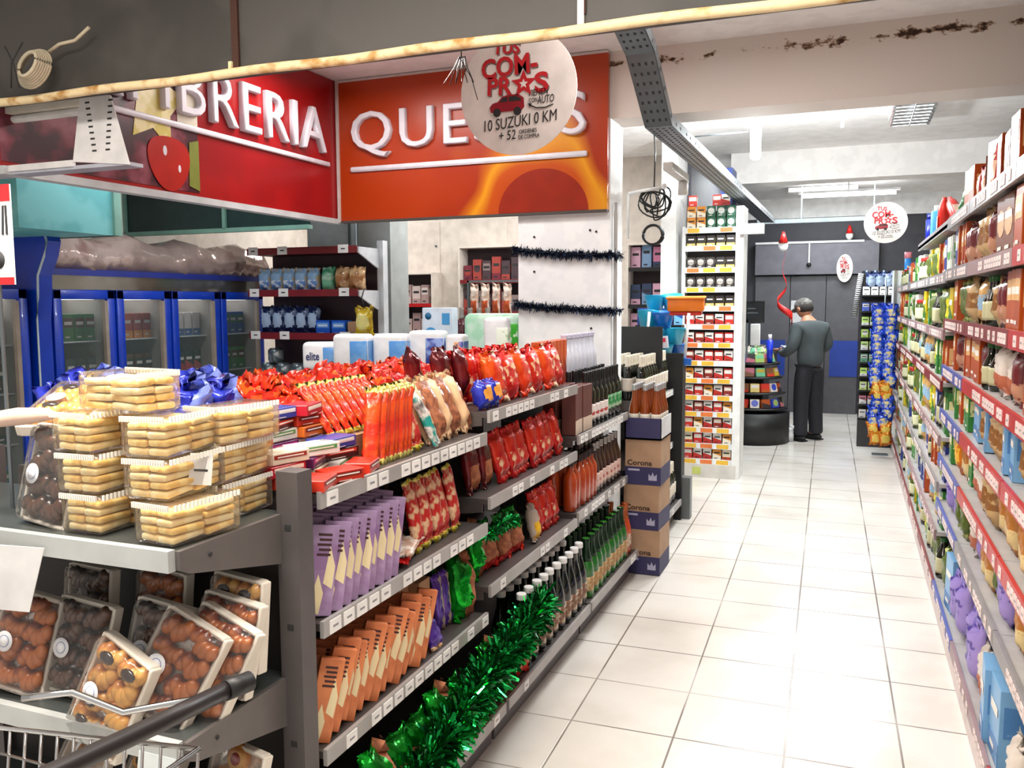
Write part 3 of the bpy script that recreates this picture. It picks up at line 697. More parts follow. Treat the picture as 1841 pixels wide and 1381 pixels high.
WINE = [(.85, 0), (1, .02), (1, .58), (.92, .64), (.55, .73), (.4, .78), (.38, .97), (.42, .975), (.42, 1)]
BEER = [(.85, 0), (1, .02), (1, .5), (.9, .58), (.5, .74), (.42, .82), (.4, .96), (.45, .97), (.45, 1)]
CHAMP = [(.9, 0), (1, .03), (1, .42), (.95, .52), (.7, .65), (.45, .78), (.4, .92), (.45, .93), (.45, 1)]
SQ = [(.9, 0), (1, .02), (1, .6), (.9, .68), (.45, .78), (.4, .8), (.4, 1)]
gg = lambda n, c, **k: M(n, c, .08, coat=.6, **k)
green_g = gg('green_glass', '#1d5a1f', c2='#2f7a22', sc_=3); dark_g = gg('dark_glass', '#10150d'); amber_g = gg('amber_glass', '#8a3d12'); brown_g = gg('brown_glass', '#3a1d12')
clear_g = gg('pale_bottle', '#dfe2ee'); orange_g = gg('orange_drink', '#c4491a')
foil_green = M('foil_green', '#0fae2b', .18, .75, bump=.5, bs=30, c2='#0a7a1e', sc_=12)
foil_red = M('foil_red', '#c81a1e', .25, .35, bump=.4, bs=30, c2='#e2351f', sc_=14)
foil_orange = M('foil_orange_red', '#e23a17', .25, .3, bump=.4, bs=30, c2='#f15a1d', sc_=11)
foil_maroon = M('foil_maroon', '#5a1218', .2, .3, bump=.4, bs=24, c2='#751c20', sc_=9)
foil_gold = M('foil_gold', '#d9b23c', .25, .6, bump=.3)
foil_yel = M('foil_yellow', '#d9c840', .3, .2, bump=.3, c2='#efe690', sc_=40)
foil_blue = M('foil_royal_blue', '#2530a8', .22, .3, bump=.4, bs=24, c2='#3d49c9', sc_=10)
foil_purple = M('foil_purple', '#4c2c92', .22, .3, bump=.4, bs=24, c2='#7a55b8', sc_=10)
beige_p = M('beige_wrapper', '#e4bd92', .4, bump=.35, bs=20, c2='#d9ab7c', sc_=9)
brown_win = M('wrapper_window_brown', '#8c5741', .3, c2='#b06e4c', sc_=40, bump=.3)
cookie_m = M('cookie_brown', '#b8744c', .7, c2='#95553a', sc_=30, bump=.3)
kraft_m = M('kraft', '#b28a68', .8)
mixred = M('print_red_cream', '#c2201d', .35, c2='#e2b48c', sc_=26, c3='#f0d0a8', thr=(.5, .56), bump=.3)
lila = M('nougat_lilac', '#8d6b97', .5, c2='#a58ab0', sc_=10); butter = M('print_butter', '#f0deb0', .5); kor = M('nougat_orange', '#d9824f', .5, c2='#c46d3e', sc_=10); brownk = M('print_choc', '#3e1a1d', .6)

def jit(a): return rnd.uniform(-a, a)

# ---- bottles on the gondola
b_spark = pr_bottle('sparkling_bottle', CHAMP, green_g, M('label_tan', '#a98152', .6, c2='#c9b489', sc_=40), None, M('foil_dark_green', '#14301a', .3, .4), lab=(.12, .36), r=.042, h=.30, foil_z=.62)
b_spark_w = pr_bottle('sparkling_bottle', CHAMP, dark_g, M('label_brown_pale', '#7a5540', .6, c2='#c8b8a2', sc_=40), M('cap_white', '#f2f0ee', .4), None, lab=(.1, .36), r=.041, h=.30, cap_z=.93)
b_spark_o = pr_bottle('cider_bottle', CHAMP, orange_g, M('label_red_white', '#c9b6a0', .6, c2='#a5472c', sc_=40), None, M('foil_copper', '#b35a2a', .3, .5), lab=(.12, .4), r=.04, h=.30, foil_z=.7)
b_wine_g = pr_bottle('wine_bottle', WINE, dark_g, M('label_green', '#2d8b4b', .6, c2='#d9e2d0', sc_=30, thr=(.5, .7)), None, M('foil_black', '#17181a', .35), lab=(.18, .46), r=.036, h=.29)
b_wine_r = pr_bottle('wine_bottle', WINE, dark_g, M('label_white_red', '#e4dcd6', .6, c2='#b23b33', sc_=30, thr=(.55, .6)), None, M('foil_black', '#17181a'), lab=(.12, .4), r=.036, h=.29)
b_carton_m = pr_box('wine_carton', .07, .235, .07, M('carton_maroon', '#64342e', .5), M('label_cream', '#d8c3ae', .6), None, style=3)
b_amber = pr_bottle('liquor_bottle', SQ, gg('amber_liquor', '#b4441a'), None, M('cap_dark', '#2c1a16', .4), None, r=.036, h=.26, cap_z=.86)
b_dark = pr_bottle('liquor_bottle', BEER, brown_g, M('label_pale_pink', '#d7b8ad', .6, c2='#9a2f2a', sc_=26, thr=(.55, .62)), None, M('foil_silver', '#b9b4b0', .3, .6), lab=(.15, .42), r=.036, h=.28, foil_z=.85)
b_whitecap = pr_bottle('liquor_bottle', SQ, dark_g, M('label_cream2', '#ded3c4', .6), M('cap_cream', '#efe6d2', .4), None, lab=(.2, .5), r=.035, h=.29, cap_z=.76)
b_beer = pr_bottle('beer_bottle', BEER, amber_g, M('label_pale', '#e8e0d2', .6), M('cap_silver', '#c4c4c6', .3, .6), None, lab=(.2, .45), r=.029, h=.23, cap_z=.9)
b_orange_box = pr_box('tall_drink_carton', .05, .25, .05, M('carton_orange', '#d1581d', .5), M('carton_dkred', '#8b1c14', .5), None, style=1)
b_clear = pr_bottle('water_bottle', BEER, clear_g, None, M('cap_lilac', '#d8d4ea', .4), None, r=.035, h=.27, cap_z=.92)
def row(pr, x, y0, y1, z, step, label, group, cat=None, rows=1, dx=-.09, jy=.004, rz=AIS, s=1, tilt=0):
    y = y0
    while y < y1:
        for q in range(rows):
            pr.put((x+q*dx+jit(.004), y+jit(jy), z), (tilt, 0, rz+jit(.08)), label, cat, group, s)
        y += step
row(b_spark_w, -1.215, 3.17, 4.05, .168, .088, 'dark sparkling bottle with white cap on the lowest shelf', 'white capped dark bottles on the base shelf', rows=2)
row(b_spark, -1.215, 4.07, 4.78, .168, .088, 'green sparkling bottle with tan label on the lowest shelf', 'green sparkling bottles on the base shelf', rows=2)
row(b_spark_o, -1.215, 4.80, 4.96, .168, .085, 'orange cider bottle at the end of the lowest shelf', 'orange cider bottles on the base shelf', rows=2)
row(b_wine_r, -1.285, 4.3, 4.62, .998, .077, 'dark wine bottle with white and red label on the top bottle shelf', 'white labelled wine bottles', rows=2)
row(b_wine_g, -1.285, 4.62, 4.95, .998, .077, 'dark wine bottle with green label on the top bottle shelf', 'green labelled wine bottles', rows=2)
row(b_carton_m, -1.285, 4.02, 4.28, .998, .078, 'maroon wine carton at the near end of the top bottle shelf', 'maroon wine cartons', rows=2)
row(b_amber, -1.285, 4.02, 4.42, .613, .077, 'amber liquor bottle on the middle bottle shelf', 'amber liquor bottles', rows=2)
row(b_dark, -1.285, 4.44, 4.96, .613, .077, 'brown liquor bottle with pale red label on the middle bottle shelf', 'brown liquor bottles', rows=2)
row(b_orange_box, -1.46, 4.03, 4.42, 1.203, .055, 'tall orange drink carton on the narrow top board', 'orange cartons on the narrow top board')
row(b_clear, -1.455, 4.46, 4.98, 1.203, .074, 'pale lilac capped bottle on the narrow top board', 'pale bottles before the column', rows=1)
row(b_whitecap, -1.285, 5.58, 6.36, 1.003, .073, 'cream capped liquor bottle on the top shelf beside the black panel', 'cream capped bottles on the far top shelf', rows=3)
row(b_whitecap, -1.285, 5.58, 6.36, .603, .073, 'cream capped liquor bottle on the far middle shelf', 'cream capped bottles on the far middle shelf', rows=1)
row(b_whitecap, -1.22, 5.58, 6.36, .168, .076, 'cream capped liquor bottle on the far lowest shelf', 'cream capped bottles on the far lowest shelf', rows=1)

# ---- beer cartons
navy_c = M('carton_navy', '#34305c', .6); kraft_c = M('carton_kraft', '#b18e70', .7)
for k in range(3):
    t = thing('beer_carton', ['navy and kraft Corona beer carton, lowest of the stack', 'navy and kraft Corona beer carton, middle of the stack', 'navy and kraft Corona beer carton just below the open top tray'][k], 'carton', (-1.137+jit(.006), 5.16, .005+k*.275), (0, 0, jit(.03)))
    B().box(-.108, .108, -.15, .15, .11, .274, kraft_c).box(-.1085, .1085, -.1505, .1505, 0, .11, navy_c).box(-.11, .11, -.02, .02, .2742, .2748, M('tape', '#8d6c50')).obj('carton_body', t)
    text('Corona', .15, .032, M('print_brown', '#3b2418'), t, (-.02, -.1515, .135), FRONT, th=.0008, bold=.02)
    B().prism([(.035, .03), (.035, .07), (.05, .055), (.06, .08), (.07, .055), (.085, .07), (.085, .03)], -.1515, -.1508, M('crown_print', '#b4b3cd', .5)).box(-.09, -.02, -.1515, -.1508, .085, .097, M('crown_print', '#b4b3cd', .5)).obj('crown_emblem', t)
t = thing('beer_tray', 'open cut carton with amber beer bottles on top of the stack', 'carton', (-1.137, 5.15, .832))
B().box(-.11, .11, -.15, .15, 0, .01, navy_c).box(-.11, .11, -.15, -.145, 0, .13, navy_c).box(-.11, .11, .145, .15, 0, .13, navy_c).box(-.11, -.105, -.15, .15, 0, .13, navy_c).box(.105, .11, -.15, .15, 0, .13, M('paper_white', '#e8e8ea')).obj('carton_body', t)
for i in range(3):
    for j in range(4):
        b_beer.put((-1.137-.068+.068*i, 5.15-.1+.068*j, .844), (0, 0, jit(.5)), 'amber beer bottle with silver cap standing in the open top carton', 'bottle', 'beer bottles in the open carton', (1.05, 1.05, 1.35))

# ---- pouches on the gondola
red_tall = pr_pouch('gingerbread_pouch', .155, .215, .06, [foil_orange, mixred], 'side', 1, .006)
red_tall3 = pr_pouch('gingerbread_pouch', .15, .21, .06, [foil_red, mixred], 'oval', 6, .006)
red_tall2 = pr_pouch('gingerbread_pouch', .11, .205, .05, [foil_red, mixred], 'low', 2, .004)
mar_p = pr_pouch('maroon_pouch', .11, .19, .06, [foil_maroon, brown_win], None, 3, .004)
mar_p2 = pr_pouch('maroon_pouch', .11, .2, .05, [foil_maroon, cookie_m], 'low', 5, .004)
y = 3.14; k = 0
while y < 3.93:
    (red_tall if k % 2 == 0 else red_tall3).put((-1.29+jit(.008), y, 1.255), (R(-16)+jit(.03), R(-6)+jit(.04), AIS+jit(.08)), ['bright orange red', 'deep red'][k % 2]+' gingerbread pouch leaning on the top shelf before the column', 'pouch', ['orange red', 'deep red'][k % 2]+' pouches on the top shelf'); y += .152; k += 1
y = 3.02
while y < 3.7:
    red_tall2.put((-1.41+jit(.01), y, 1.255), (R(-10), jit(.06), AIS+jit(.1)), 'red pouch in the second row of the top shelf', 'pouch', 'red pouches in the second row', 1.05); y += .12
for k, (x, y) in enumerate(((-1.42, 2.90), (-1.40, 3.02), (-1.55, 2.92))):
    mar_p.put((x, y, 1.29), (R(-8), 0, AIS+.3*k), 'glossy maroon pouch left of the red pouches, %s' % ['standing second', 'nearest the red ones', 'farthest left'][k], 'pouch', None, 1.05)
bo = pr_pouch('cookie_pack', .10, .11, .07, [foil_blue, M('print_cookie_orange', '#e59a3a', .4, c2='#c66d1c', sc_=20)], 'oval', 9, .003)
bo.put((-1.27, 2.93, 1.255), (R(-12), 0, AIS), 'royal blue pack with orange cookies lying at the top shelf corner', 'pack')
bo.put((-1.27, 3.035, 1.255), (R(-16), 0, AIS+.05), 'second royal blue cookie pack tucked against the red pouches', 'pack')
y = 3.18
while y < 3.93:
    red_tall2.put((-1.29+jit(.008), y, .93), (R(-12)+jit(.03), R(-7)+jit(.04), AIS+jit(.08)), 'red and cream gingerbread pouch on the middle shelf', 'pouch', 'red pouches on the middle shelf', 1.06); y += .115
y = 2.93
while y < 3.1:
    mar_p2.put((-1.31+jit(.01), y, .93), (R(-9), jit(.04), AIS+jit(.08)), 'maroon gingerbread pouch at the near end of the middle shelf', 'pouch', 'maroon pouches on the middle shelf', 1.05); y += .12
green_bag = pr_pouch('green_cellophane_bag', .12, .22, .08, [foil_green, cookie_m, foil_red], 'side', 11, .009)
gb2 = pr_pouch('cookie_bag', .12, .2, .07, [cookie_m, foil_green, foil_red], 'three', 12, .006)
y = 2.95
for k in range(4):
    (gb2 if k else green_bag).put((-1.31+jit(.01), y, .595), (R(-10)+jit(.05), jit(.05), AIS+jit(.1)), 'brown cookie bag with green top on the lower shelf' if k else 'shiny green bag at the near end of the lower cookie shelf', 'bag', 'green topped cookie bags on the lower shelf' if k else None); y += .126
yel = pr_pouch('yellow_pouch', .09, .17, .05, [M('pouch_grey', '#b8a79a', .4), M('pouch_yellow', '#e3b31c', .35, c2='#c9891a', sc_=14)], 'low', 13, .004)
yel.put((-1.27, 3.50, .595), (R(-14), .1, AIS), 'yellow and grey pouch between cookie bags and red pouches', 'pouch')
y = 3.62
while y < 3.92: red_tall2.put((-1.30, y, .595), (R(-12), jit(.05), AIS+jit(.1)), 'red pouch at the far end of the lower cookie shelf', 'pouch', 'red pouches on the lower shelf', 1.0); y += .112
# green bags under and beside the near bay
for k, (x, y, z, s) in enumerate(((-1.29, 2.76, .503, 1.1), (-1.42, 2.72, .503, 1.1))):
    green_bag.put((x, y, z), (R(-6), 0, AIS-.2+.3*k), ['big glossy green bag at the far corner of the kraft carton shelf', 'green bag half hidden behind the big glossy one'][k], 'bag', None, s)
y = 2.0
k = 0
while y < 3.13:
    (gb2 if k % 3 else green_bag).put((-1.20+jit(.012), y, .168), (R(-8)+jit(.03), jit(.05), AIS+jit(.1)), 'brown and green cookie bag on the lowest shelf' if k % 3 else 'shiny green bag on the lowest shelf', 'bag', 'cookie bags on the base shelf' if k % 3 else 'green bags on the base shelf', 1.1); y += .135; k += 1
tg = M('tinsel_green', '#0b8a3a', .12, .9); tg2 = M('tinsel_green_bright', '#38e07a', .08, .9); tg3 = M('tinsel_green_dark', '#043d18', .35, .7)
tinsel('tinsel_garland', [(-1.16, 1.90, .27), (-1.15, 2.03, .25), (-1.14, 2.2, .28), (-1.14, 2.4, .32), (-1.145, 2.6, .35), (-1.15, 2.75, .36), (-1.16, 2.95, .37), (-1.17, 3.15, .385), (-1.18, 3.33, .40)], .08, 4200, [tg, tg2, tg, tg3], 'thick green tinsel garland draped along the lower gondola shelves', 8, wd=.008)
tinsel('tinsel_garland', [(-1.25, 2.9, .78), (-1.24, 3.05, .80), (-1.25, 3.2, .77)], .035, 500, [tg, tg2, tg3], 'short piece of green tinsel on the green cookie bags', 9, wd=.004)

# ---- near bay: purple and orange nougat cartons (flat leaning slabs)
def slab(name, w, h, d, base, stripe, dark):
    b = B().box(-w/2, w/2, -d/2, d/2, 0, h, base, bev=.0015, seg=1)
    for sx in (-1, 1):     # printed narrow sides
        x = sx*(w/2+.0006)
        b.box(min(x, x-sx*.001), max(x, x-sx*.001), -d*.3, d*.3, h*.08, h*.5, stripe)
    y = -d/2-.0008
    b.prism([(-w*.42, h*.05), (w*.02, h*.02), (w*.12, h*.25), (-w*.12, h*.46)], y, y+.0008, stripe)
    b.prism([(w*.08, h*.36), (w*.42, h*.3), (w*.46, h*.55), (w*.22, h*.78)], y, y+.0008, stripe)
    for k in range(5): b.box(-w*.25+.004*(k % 2), w*.25, y-.0004, y, h*(.66+.055*k), h*(.685+.055*k), dark)
    return Proto(b.raw(name), [], name, 'carton')
s_lila = slab('nougat_carton', .072, .235, .026, lila, butter, brownk); s_or = slab('nougat_carton', .065, .22, .022, kor, butter, brownk)
for r_ in range(3):
    y = 1.815
    while y < 2.19:
        s_lila.put((-1.265-.06*r_+jit(.004), y+.02*r_, .845+.012*r_), (R(-7), R(9)+jit(.03), AIS+R(-44)+jit(.03)), 'lilac nougat carton standing in the %s row of the second shelf' % ['front', 'middle', 'rear'][r_], 'carton', 'lilac nougat cartons, %s row' % ['front', 'middle', 'rear'][r_]); y += .044
y = 1.81; k = 0
while y < 2.36:
    s_or.put((-1.275+jit(.004), y, .505+.012*(k % 3)), (R(-6), R(14+jit(3)), AIS-R(50)+jit(.04)), 'orange nougat carton leaning in the front row of the third shelf', 'carton', 'orange nougat cartons'); y += .042; k += 1
y = 1.81
while y < 2.32:
    s_or.put((-1.355+jit(.004), y, .505), (R(-6), R(12+jit(3)), AIS-R(50)+jit(.04)), 'orange nougat carton in the rear row of the third shelf', 'carton', 'orange nougat cartons, rear'); y += .046
pr_box('cardboard_box', .2, .2, .12, kraft_m, None, None).put((-1.42, 2.42, .505), (0, 0, AIS+.2), 'plain cardboard box at the back of the nougat shelf', 'box')
pr_box('orange_print_box', .08, .2, .05, kraft_m, M('carton_orange', '#d1581d'), None, style=3).put((-1.36, 2.55, .505), (0, 0, AIS), 'cardboard box with orange panel on the nougat shelf', 'box')
pp = pr_pouch('purple_pouch', .06, .2, .03, [foil_purple, M('pouch_grey', '#b8a79a')], 'side', 14)
for k in range(3): pp.put((-1.31, 2.62+.05*k, .505), (R(-6), .05*k, AIS), 'narrow purple pouch beside the cardboard boxes, %s of three' % ['nearest', 'middle', 'farthest'][k], 'pouch')
pr_pouch('purple_pouch', .09, .12, .05, [foil_purple, beige_p], 'ends', 15).put((-1.25, 2.47, .505), (R(-30), .2, AIS), 'small purple and beige pouch lying before the cardboard box', 'pouch')
# red sticks with gold ends
stick = pr_pouch('wafer_stick_pouch', .055, .235, .022, [M('stick_red', '#cf2f1a', .25, .1, c2='#e8531f', sc_=14, bump=.3), foil_yel, M('print_gold_pale', '#e9c98c', .4, c2='#a8551f', sc_=30)], 'ends', 21, .003, nx=6, nz=14)
stick2 = pr_pouch('wafer_stick_pouch', .066, .235, .035, [mixred, foil_yel], 'ends', 22, .003, nx=6, nz=14)
y = 2.14
while y < 2.34:
    stick.put((-1.29+jit(.004), y, 1.18), (R(-20), R(8)+jit(.02), AIS-R(48)+jit(.03)), 'narrow red wafer stick pouch with yellow ends on the top shelf', 'pouch', 'narrow red stick pouches'); y += .028
y = 2.375
while y < 2.5:
    stick2.put((-1.285+jit(.004), y, 1.18), (R(-22), R(-5)+jit(.02), AIS+jit(.04)), 'wide red and cream wafer pouch with yellow ends on the top shelf', 'pouch', 'wide red wafer pouches'); y += .068
y = 2.12
while y < 2.5: stick.put((-1.405, y, 1.262), (R(-35), 0, AIS+R(4)), 'red wafer stick pouch in the raised rear row', 'pouch', 'red stick pouches, raised rear row', .8); y += .048
for k in range(3): stick.put((-1.50, 2.25+.06*k, 1.285), (R(-88), 0, R(-20)+jit(.1)), 'red stick pouch lying across the raised rear row', 'pouch', 'red stick pouches lying flat')
y = 2.43
while y < 2.73:
    stick2.put((-1.29+jit(.006), y, .845), (R(-10)+jit(.03), R(-4)+jit(.02), AIS+jit(.05)), 'red and cream wafer pouch with gold ends on the second shelf', 'pouch', 'wafer pouches on the second shelf', 1.03); y += .071
B().box(-.12, .12, -.06, .06, 0, .012, foil_red).obj('flat_chocolate_box', label='flat dark red chocolate box at the back of the second shelf', cat='box', loc=(-1.48, 2.3, .98), rot=(0, 0, .3))
for k, (c, zz, lb) in enumerate(((foil_red, .86, 'red flat sweets pack under the white one on the second shelf'), (M('pack_white', '#e6dcd2', .4, c2='#c9a48e', sc_=30), .875, 'white flat sweets pack lying on the second shelf'), (foil_maroon, .90, 'maroon flat sweets pack behind the white one on the second shelf'))):
    pr_pouch('flat_pack', .1, .19, .025, [c], None, 30+k).put((-1.28-.07*(k == 2), 2.24+.02*k, zz), (R(-86), 0, R(15)), lb, 'pack')
# beige nougat wrappers
nou = pr_pouch('nougat_wrapper', .07, .225, .055, [beige_p, brown_win], 'side', 24, .005)
nou2 = pr_pouch('nougat_wrapper', .07, .22, .055, [brown_win, beige_p], 'ends', 25, .005)
y = 2.555
k = 0
while y < 2.84:
    (nou if k % 2 == 0 else nou2).put((-1.30+jit(.008), y, 1.18), (R(-22), R(-6)+jit(.03), AIS+jit(.06)), 'beige nougat wrapper standing on the top shelf' if k % 2 == 0 else 'brown windowed nougat wrapper standing on the top shelf', 'wrapper', 'beige nougat wrappers' if k % 2 == 0 else 'brown windowed wrappers', 1.08); y += .071; k += 1
pr_pouch('teal_pack', .045, .23, .03, [M('teal_print', '#1f8f86', .35, c2='#d7d2cc', sc_=16, c3='#51453f', thr=(.42, .5))], None, 26).put((-1.26, 2.515, 1.18), (R(-24), R(-8), AIS), 'narrow teal and silver pack between red sticks and beige wrappers', 'pack')
nv = []
for k in range(11):
    nou.put((-1.48-.07*(k % 3)+jit(.02), 2.25+.075*k+jit(.02), 1.27+.02*(k % 2)), (R(-84), 0, AIS+R(70)+jit(.4)), 'beige nougat wrapper lying flat behind the standing ones', 'wrapper', 'flat beige nougat wrappers', 1.0)
# raised riser boxes under the heap so that the flat packs rest on something
B().box(-1.72, -1.38, 2.0, 2.9, 1.178, 1.255, kraft_m).obj('display_riser', label='cardboard riser under the sweets heap on the near bay', cat='riser')
B().box(-2.28, -1.75, 1.85, 3.9, 1.178, 1.26, kraft_m).obj('display_riser', label='long cardboard riser on the wide counter behind the near bay', cat='riser')
# red twisted sweets heap
heap = pr_pouch('red_sweet_bag', .11, .15, .05, [foil_orange, foil_red], 'band', 31, .012)
heap2 = pr_pouch('red_sweet_bag', .1, .14, .05, [foil_red, M('foil_bright_orange', '#f06a1e', .3, .2)], 'oval', 32, .014)
rg = random.Random(11)
k = 0
for layer in range(2):
    for gx in range(6-layer):
        for gy in range(12-layer):
            x = -2.2+.115*gx+.05*layer+rg.uniform(-.02, .02); y = 2.28+.115*gy+.05*layer+rg.uniform(-.02, .02)
            (heap if k % 2 else heap2).put((x, y, 1.275+.045*layer), (rg.uniform(-1.5, -1.15), rg.uniform(-.2, .2), rg.uniform(0, 6.28)), 'crinkled red sweets bag in the heap on the counter', 'bag', 'red sweets bags in a heap', rg.uniform(.85, 1.1)); k += 1
bluebag = pr_pouch('blue_bag', .15, .19, .07, [foil_blue, M('foil_pale_blue', '#7b8be0', .3, .2)], 'side', 33, .014)
for gx in range(4):
    for gy in range(3):
        bluebag.put((-2.22+.15*gx+rg.uniform(-.02, .02), 1.90+.11*gy+rg.uniform(-.02, .02), 1.262), (rg.uniform(-.5, -.2), rg.uniform(-.3, .3), rg.uniform(.6, 1.8)), 'crinkled royal blue bag behind the biscuit boxes', 'bag', 'royal blue bags behind the biscuit boxes', rg.uniform(.85, 1.05))
for k in range(5):
    pr_pouch('silver_pink_pouch', .1, .2, .04, [M('pouch_silver_lilac', '#d8c8e0', .25, .3, c2='#7a4a9c', sc_=16, thr=(.5, .6))], None, 40+k).put((-2.0+.07*k, 3.3+.12*k, 1.29), (R(-80), 0, .4*k), 'silver and lilac pouch lying on the red heap, %s' % ['nearest', 'second', 'third', 'fourth', 'farthest'][k], 'pouch')
for k in range(5):
    mar_p.put((-1.95+.03*k, 3.55+.09*k, 1.265), (R(-78), 0, AIS+.1*k), 'maroon pouch lying at the far end of the counter', 'pouch', 'maroon pouches lying at the far counter end')
# small chocolate packs: left part of the near top shelf
choco = [('#c4301c', '#7a1512', 'red and maroon chocolate bar box'), ('#5a1c52', '#c83a8c', 'purple and pink chocolate box'), ('#2a3f9c', '#e8e6f0', 'blue and white chocolate box'), ('#d96a1d', '#7a2a12', 'orange chocolate box'), ('#e8dcc4', '#9c2a20', 'cream chocolate box'), ('#3a1418', '#c8341f', 'dark chocolate box with red end'), ('#8c7aa8', '#e2dcef', 'lilac silver chocolate pack'), ('#b0182c', '#f2e2d2', 'crimson chocolate box with cream panel'), ('#f0ede6', '#5aa05a', 'white carton with green print'), ('#b4206c', '#f4f0ec', 'magenta bar box with white lettering panel')]
CP = []
for k, (a, b_, lb) in enumerate(choco):
    ma = M('choc_%d' % k, a, .35); mb = M('choc_%d_panel' % k, b_, .4)
    CP.append((pr_box('chocolate_box', .15+.02*(k % 3), .03, .075, ma, mb, M('print_cream_ink', '#f2e8dc', .5), style=0), lb))
k = 0
zz = [1.177]*60
for i, (x, y) in enumerate(((-1.27, 1.83), (-1.27, 1.95), (-1.28, 2.07), (-1.37, 1.82), (-1.37, 1.95), (-1.38, 2.07), (-1.48, 1.82), (-1.48, 1.94), (-1.47, 2.06), (-1.60, 1.85), (-1.6, 1.98))):
    n_ = 1 if i in (0, 1, 2) else (3 if i < 6 else 6)
    for j in range(n_):
        p_, lb = CP[(k*7+i*3) % 10]
        where = ['front edge', 'front edge', 'front edge', 'second row', 'second row', 'second row', 'rear row', 'rear row', 'rear row', 'back corner', 'back corner'][i]
        col_ = ['near', 'middle', 'far', 'near', 'middle', 'far', 'near', 'middle', 'far', 'near', 'far'][i]
        p_.put((x+jit(.008), y+jit(.008), 1.178+.0315*j), (0, 0, AIS+jit(.35)), '%s, %s in the %s %s stack of sweets' % (lb, ['bottom', 'second', 'third', 'fourth', 'fifth', 'topmost'][j], col_, where), 'chocolate box', None, (.72, 1, 1)); k += 1

# ---- paper packs behind
wrapb = M('pack_sky_blue', '#5b9be0', .3, c2='#7db3ea', sc_=6)
def paper_pack(loc, w, d, h, mats, label, rz=0, word=None, name='paper_roll_pack', bulge=2):
    t = thing(name, label, 'paper pack', loc, (0, 0, rz)); b = B()
    b.box(-w/2, w/2, -d/2, d/2, 0, h, mats[0], bev=min(h, w, d)*.22, seg=4)
    b.obj('wrapping', t)
    B().box(w*.02, w*.5+.002, -d*.5-.002, -d*.5+.02, h*.18, h*.82, mats[1], bev=.006).box(w*.5-.01, w*.5+.002, -d*.3, d*.3, h*.18, h*.82, mats[1], bev=.003).obj('printed_band', t)
    if word: text(word, w*.34, h*.3, M('print_navy', '#22306a'), t, (-w*.24, -d/2-.003, h*.5), FRONT, th=.001, bold=.02)
    return t
pw = M('pack_white_soft', '#f5f6fa', .35, bump=.1)
paper_pack((-3.38, 5.0, 1.2), .26, .14, .19, [pw, wrapb], 'blue and white elite paper pack, leftmost of the row', .5, 'elite')
paper_pack((-3.10, 4.95, 1.2), .25, .15, .25, [pw, wrapb], 'tall white paper roll pack second from left on the counter', .1)
paper_pack((-2.86, 5.05, 1.2), .24, .15, .25, [pw, wrapb], 'tall white paper roll pack in the middle of the counter row', .1)
paper_pack((-2.64, 5.15, 1.2), .25, .15, .27, [pw, M('pack_print_navy', '#8ea4dd', .4, c2='#3a4aa0', sc_=14)], 'white paper pack with navy emblem, right of the middle', .1)
paper_pack((-2.38, 5.05, 1.2), .12, .15, .25, [pw, M('pack_print_warm', '#e9b08a', .4, c2='#4a5ab4', sc_=12)], 'narrow white pack with orange and blue print, end of the row', .1)
t = B().box(-.12, .12, -.05, .05, 0, .42, M('pack_pale_blue', '#dbe9f8', .35), bev=.008).box(-.1, .01, -.053, -.049, .08, .17, M('pack_cyan_print', '#49a5e4', .4)).prism([(-.05+.05*cos(a), .23+.05*sin(a)) for a in [2*pi*k/16 for k in range(16)]], -.053, -.049, M('pack_cyan_print', '#49a5e4')).cyl((-.07, -.051, .36), .025, .004, M('print_teal', '#1d6c9c'), axis='Y').box(.04, .1, -.053, -.049, .3, .38, M('pack_cyan_print', '#49a5e4')).box(.04, .1, -.053, -.049, .1, .2, M('pack_cyan_print', '#49a5e4')).obj('nappy_pack', label='tall pale blue pack with cyan print behind the paper rolls', cat='pack', loc=(-2.75, 5.55, 1.2))
pg = M('pack_mint', '#cfeedd', .3, c2='#aee3c4', sc_=8); pgg = M('pack_green', '#3fb62e', .35, c2='#dff3da', sc_=16, thr=(.55, .6))
paper_pack((-2.28, 5.45, 1.2), .40, .2, .38, [pg, pgg], 'large mint and green paper roll pack left of the column', 0)
paper_pack((-2.11, 5.08, 1.2), .16, .13, .36, [pw, M('pack_leaf_print', '#e8f2e4', .4, c2='#7fae5e', sc_=10, thr=(.55, .62))], 'white pack with pale green leaf print against the column', .2)
B().box(-2.49, -2.02, 4.9, 5.7, 1.14, 1.2, deck_m).box(-2.47, -2.04, 4.92, 5.68, 0, 1.14, post_m).obj('display_stand', label='dark stand left of the column under the green paper pack', cat='stand')

